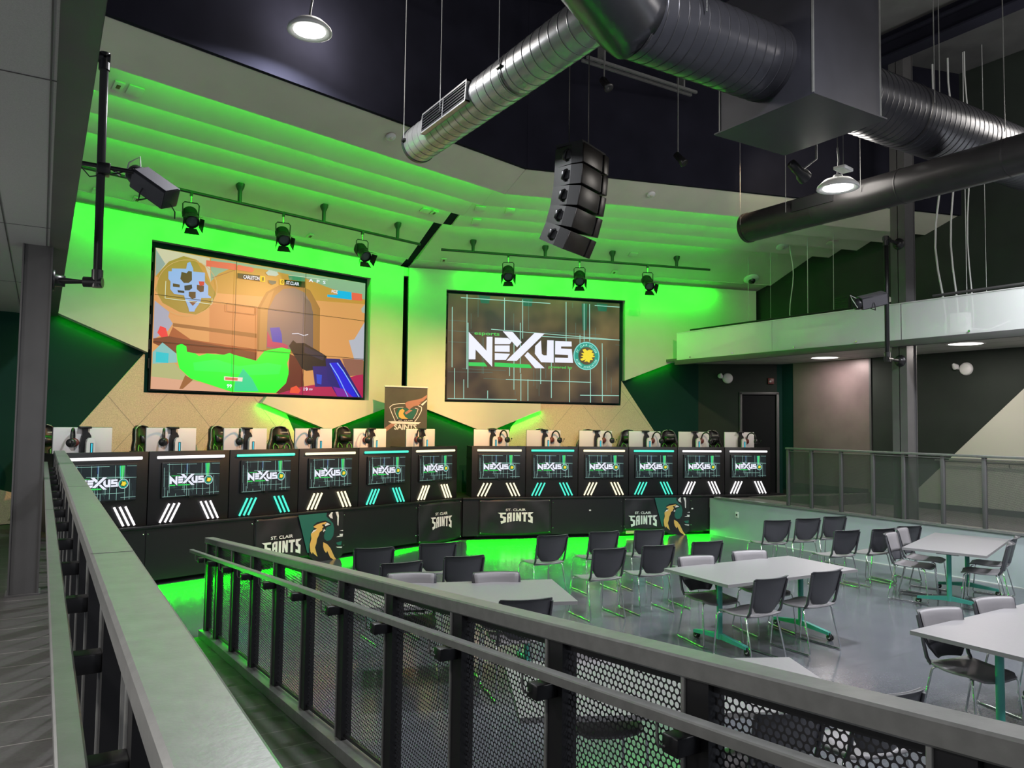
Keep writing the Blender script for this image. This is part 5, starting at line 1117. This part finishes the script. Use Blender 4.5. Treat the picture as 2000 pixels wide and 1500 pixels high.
# ================================================================== tables and chairs
def flip_table(L=1.88, W=.93):
    t = thing('table', '', 'table')
    mb = MB(); mb.box((-L/2, -W/2, .712), (L/2, W/2, .739), M_TOPEDGE); mb.box((-L/2, -W/2, .739), (L/2, W/2, .742), M_TOP); mb.build('tabletop', t)
    mb = MB(); mb.box((-L/2+.35, -.03, .655), (L/2-.35, .03, .695), M_BLKPL); mb.build('beam', t)
    for s in (-1, 1):
        x = s*(L/2-.34)
        mb = MB(); mb.tube([(x, 0, .08), (x, 0, .67)], .029, M_TEAL, 16); mb.box((x-.10, -.13, .67), (x+.10, .13, .712), M_BLKPL, bev=.008)
        mb.prism([(-.37, .065), (-.03, .085), (.03, .085), (.37, .065), (.37, .095), (.03, .14), (-.03, .14), (-.37, .095)], (x-.022, 0, 0), (0, 1, 0), (0, 0, 1), (1, 0, 0), .044, M_TEAL); l = mb.build('leg', t)
        for q in (-1, 1):
            mb = MB(); Xc = Matrix.Translation((x+.02, q*.36, .036)) @ Matrix.Rotation(R(90), 4, 'Y')
            for d in (-.018, .010): mb.lathe([(0, d), (.033, d), (.035, d+.004), (.033, d+.012), (0, d+.012)], M_BLKPL, 18, Xc)
            mb.lathe([(0, -.02), (.016, -.02), (.016, .024), (0, .024)], M_WHITE, 12, Xc); mb.box((x-.012, q*.36-.012, .036), (x+.012, q*.36+.012, .085), M_BLKPL); mb.build('caster', l)
    return t
def stack_chair():
    t = thing('chair', '', 'chair')
    HW = [(.485, .115), (.50, .135), (.53, .158), (.565, .188), (.60, .205), (.63, .212), (.70, .220), (.78, .228), (.815, .230)]
    def yb(x, z, w): return -.215-(z-.47)*.24+.045*(x*x)-.02
    rows = [[(x*w, yb(x, z, w), z) for x in (-1, -.8, -.55, -.3, 0, .3, .55, .8, 1)] for z, w in HW]
    z, w = .83, .222; rows.append([(x*w, yb(x, z, w)-.012, z) for x in (-1, -.8, -.55, -.3, 0, .3, .55, .8, 1)]); rows.append([(x*.21, yb(x, z, w)-.034, .832) for x in (-1, -.8, -.55, -.3, 0, .3, .55, .8, 1)])
    mb = MB(); mb.grid(rows, M_SHELL, .010, (0, 1, 0)); b = mb.build('backrest', t)
    mb = MB()
    front = [[(p[0]*.93, p[1]+.0125, p[2]) for p in r] for r in rows[4:-1]]; mb.grid(front, M_SHELL_LIT, .004, (0, 1, 0))
    mb.build('lit_front_face', b)  # paler skin painting the light on the back's front, no separate pad
    for s in (-1, 1):
        mb = MB(); mb.tube([(s*.226, -.275, .80), (s*.218, -.235, .62), (s*.214, -.205, .50), (s*.21, -.17, .452)], [.012, .013, .014, .012], M_SHELL, 8); mb.build('back_frame', t)
    rows = []
    for v in [k/9 for k in range(10)]:
        y = -.215+v*.45; w = .205+.02*math.sin(math.pi*min(v*1.2, 1)) if v < .9 else .20-(v-.9)*.4; zz = .462-.018*math.sin(math.pi*v)-(.03*((v-.75)/.25)**2 if v > .75 else 0)
        rows.append([(x*w, y, zz+.014*x*x) for x in (-1, -.75, -.45, -.15, .15, .45, .75, 1)])
    mb = MB(); mb.grid(rows, M_SHELL_LIT, .016, (0, 0, -1)); mb.build('seat', t)
    for s in (-1, 1):
        mb = MB(); pts = [(s*.19, .17, .432), (s*.215, .19, .425), (s*.222, .20, .40), (s*.235, .235, .03), (s*.235, .225, .012), (s*.238, .20, .010), (s*.238, -.22, .010), (s*.238, -.245, .014), (s*.236, -.252, .03), (s*.214, -.16, .42), (s*.20, -.15, .436)]
        mb.tube(pts, .0085, M_CHROME, 8); mb.build('leg', t)
    mb = MB(); mb.tube([(-.20, .15, .432), (.20, .15, .432)], .008, M_CHROME, 8); mb.tube([(-.205, -.15, .436), (.205, -.15, .436)], .008, M_CHROME, 8); mb.build('crossbar', t)
    return t
def corner_table(x, y, deg, fx, fy, L=1.88, W=.93):
    """table whose corner (fx, fy) in half-size signs lies at x, y"""
    a = R(deg); cx = x-(fx*L/2*math.cos(a)-fy*W/2*math.sin(a)); cy = y-(fx*L/2*math.sin(a)+fy*W/2*math.cos(a)); return cx, cy, deg
T = [(6.60, 5.66, -2.5, 'grey-topped table with teal legs in the middle of the seating floor'), (10.46, 5.69, 18.5, 'grey-topped table turned askew beside the low pale wall'), corner_table(5.61, 3.42, 1, -1, 1)+('nearest grey-topped table, cut by the picture edge',),
     corner_table(4.30, 6.25, -20.5, 1, 1)+('grey-topped table partly hidden behind the ramp railing',), corner_table(4.25, 3.42, -26, 1, 1)+('grey-topped table whose tip just shows over the ramp railing',)]
t0_ = None
for x, y, d, lab in T:
    X = at(x, y, 0, d)
    if t0_ is None: t0_ = flip_table(); t0_.matrix_world = X; t0_['label'] = lab; t0_['group'] = 'flip-top tables'
    else: dup(t0_, X, lab, 'flip-top tables')
CH = []   # (top of back x, y, heading in degrees: 0 faces the stage), label
def row(lst): CH.extend(lst)
row([(3.27, 8.29, -12, 'rearmost row towards the stage, first from the walkway'), (4.07, 8.28, -9, 'row closest to the stage, second from the walkway'), (3.19, 7.31, 0, 'second row from the stage, half hidden by the railing'), (3.93, 7.35, -8, 'second row from the stage, next to the hidden table'),
     (5.66, 8.19, -4, 'row closest to the stage, alone before the creased banner'), (6.48, 8.17, -8, 'row closest to the stage, behind the middle block'), (7.15, 8.03, -12, 'row closest to the stage, under the crest banner'),
     (5.66, 7.03, -5, 'second row of the middle block, nearest the hidden table'), (6.34, 6.95, -8, 'second row of the middle block, centre'), (7.11, 6.91, -9, 'second row of the middle block, by the middle table'),
     (9.68, 7.97, -18, 'back row by the low wall, nearest the green glow'), (10.34, 7.92, -14, 'back row by the low wall, middle one'), (10.98, 7.90, -12, 'back row by the low wall, closest to the wall'),
     (9.65, 6.75, -10, 'front row by the low wall, first of three'), (10.31, 6.63, -6, 'front row by the low wall, middle of three'), (10.94, 6.63, -12, 'front row by the low wall, behind the askew table')])
row([(5.96, 4.97, 0, 'near side of the middle table, first one'), (6.76, 4.95, 0, 'near side of the middle table, second one'), (6.15, 6.19, 168, 'far side of the middle table, first one'), (6.97, 6.17, 166, 'far side of the middle table, second one'),
     (9.88, 6.30, 196, 'far side of the askew table, first one'), (10.50, 6.52, 196, 'far side of the askew table, second one'), (10.42, 5.02, 24, 'near side of the askew table, first one'), (11.10, 5.28, 20, 'near side of the askew table, second one'),
     (6.11, 3.50, 168, 'far side of the nearest table, first one'), (6.92, 3.50, 168, 'far side of the nearest table, second one'),
     (3.03, 6.74, 158, 'far side of the railing-hidden table, first one'), (3.76, 6.41, 160, 'far side of the railing-hidden table, second one'), (3.42, 5.32, -14, 'near side of the railing-hidden table'),
     (3.30, 2.62, -10, 'seen through the punched mesh, beside the hidden tip table'), (3.98, 2.52, -14, 'seen through the punched mesh, nearer the tip table'), (3.10, 4.1, 160, 'far side of the tip table, behind the mesh')])
c0_ = None
for x, y, d, lab in CH:
    # the label's point is the top of the back; the chair's own origin lies .30 ahead of it
    a = R(d); X = at(x-math.sin(a)*.30, y+math.cos(a)*.30, 0, d); l = 'charcoal stacking chair with chrome legs, '+lab
    if c0_ is None: c0_ = stack_chair(); c0_.matrix_world = X; c0_['label'] = l; c0_['group'] = 'stacking chairs'
    else: dup(c0_, X, l, 'stacking chairs')
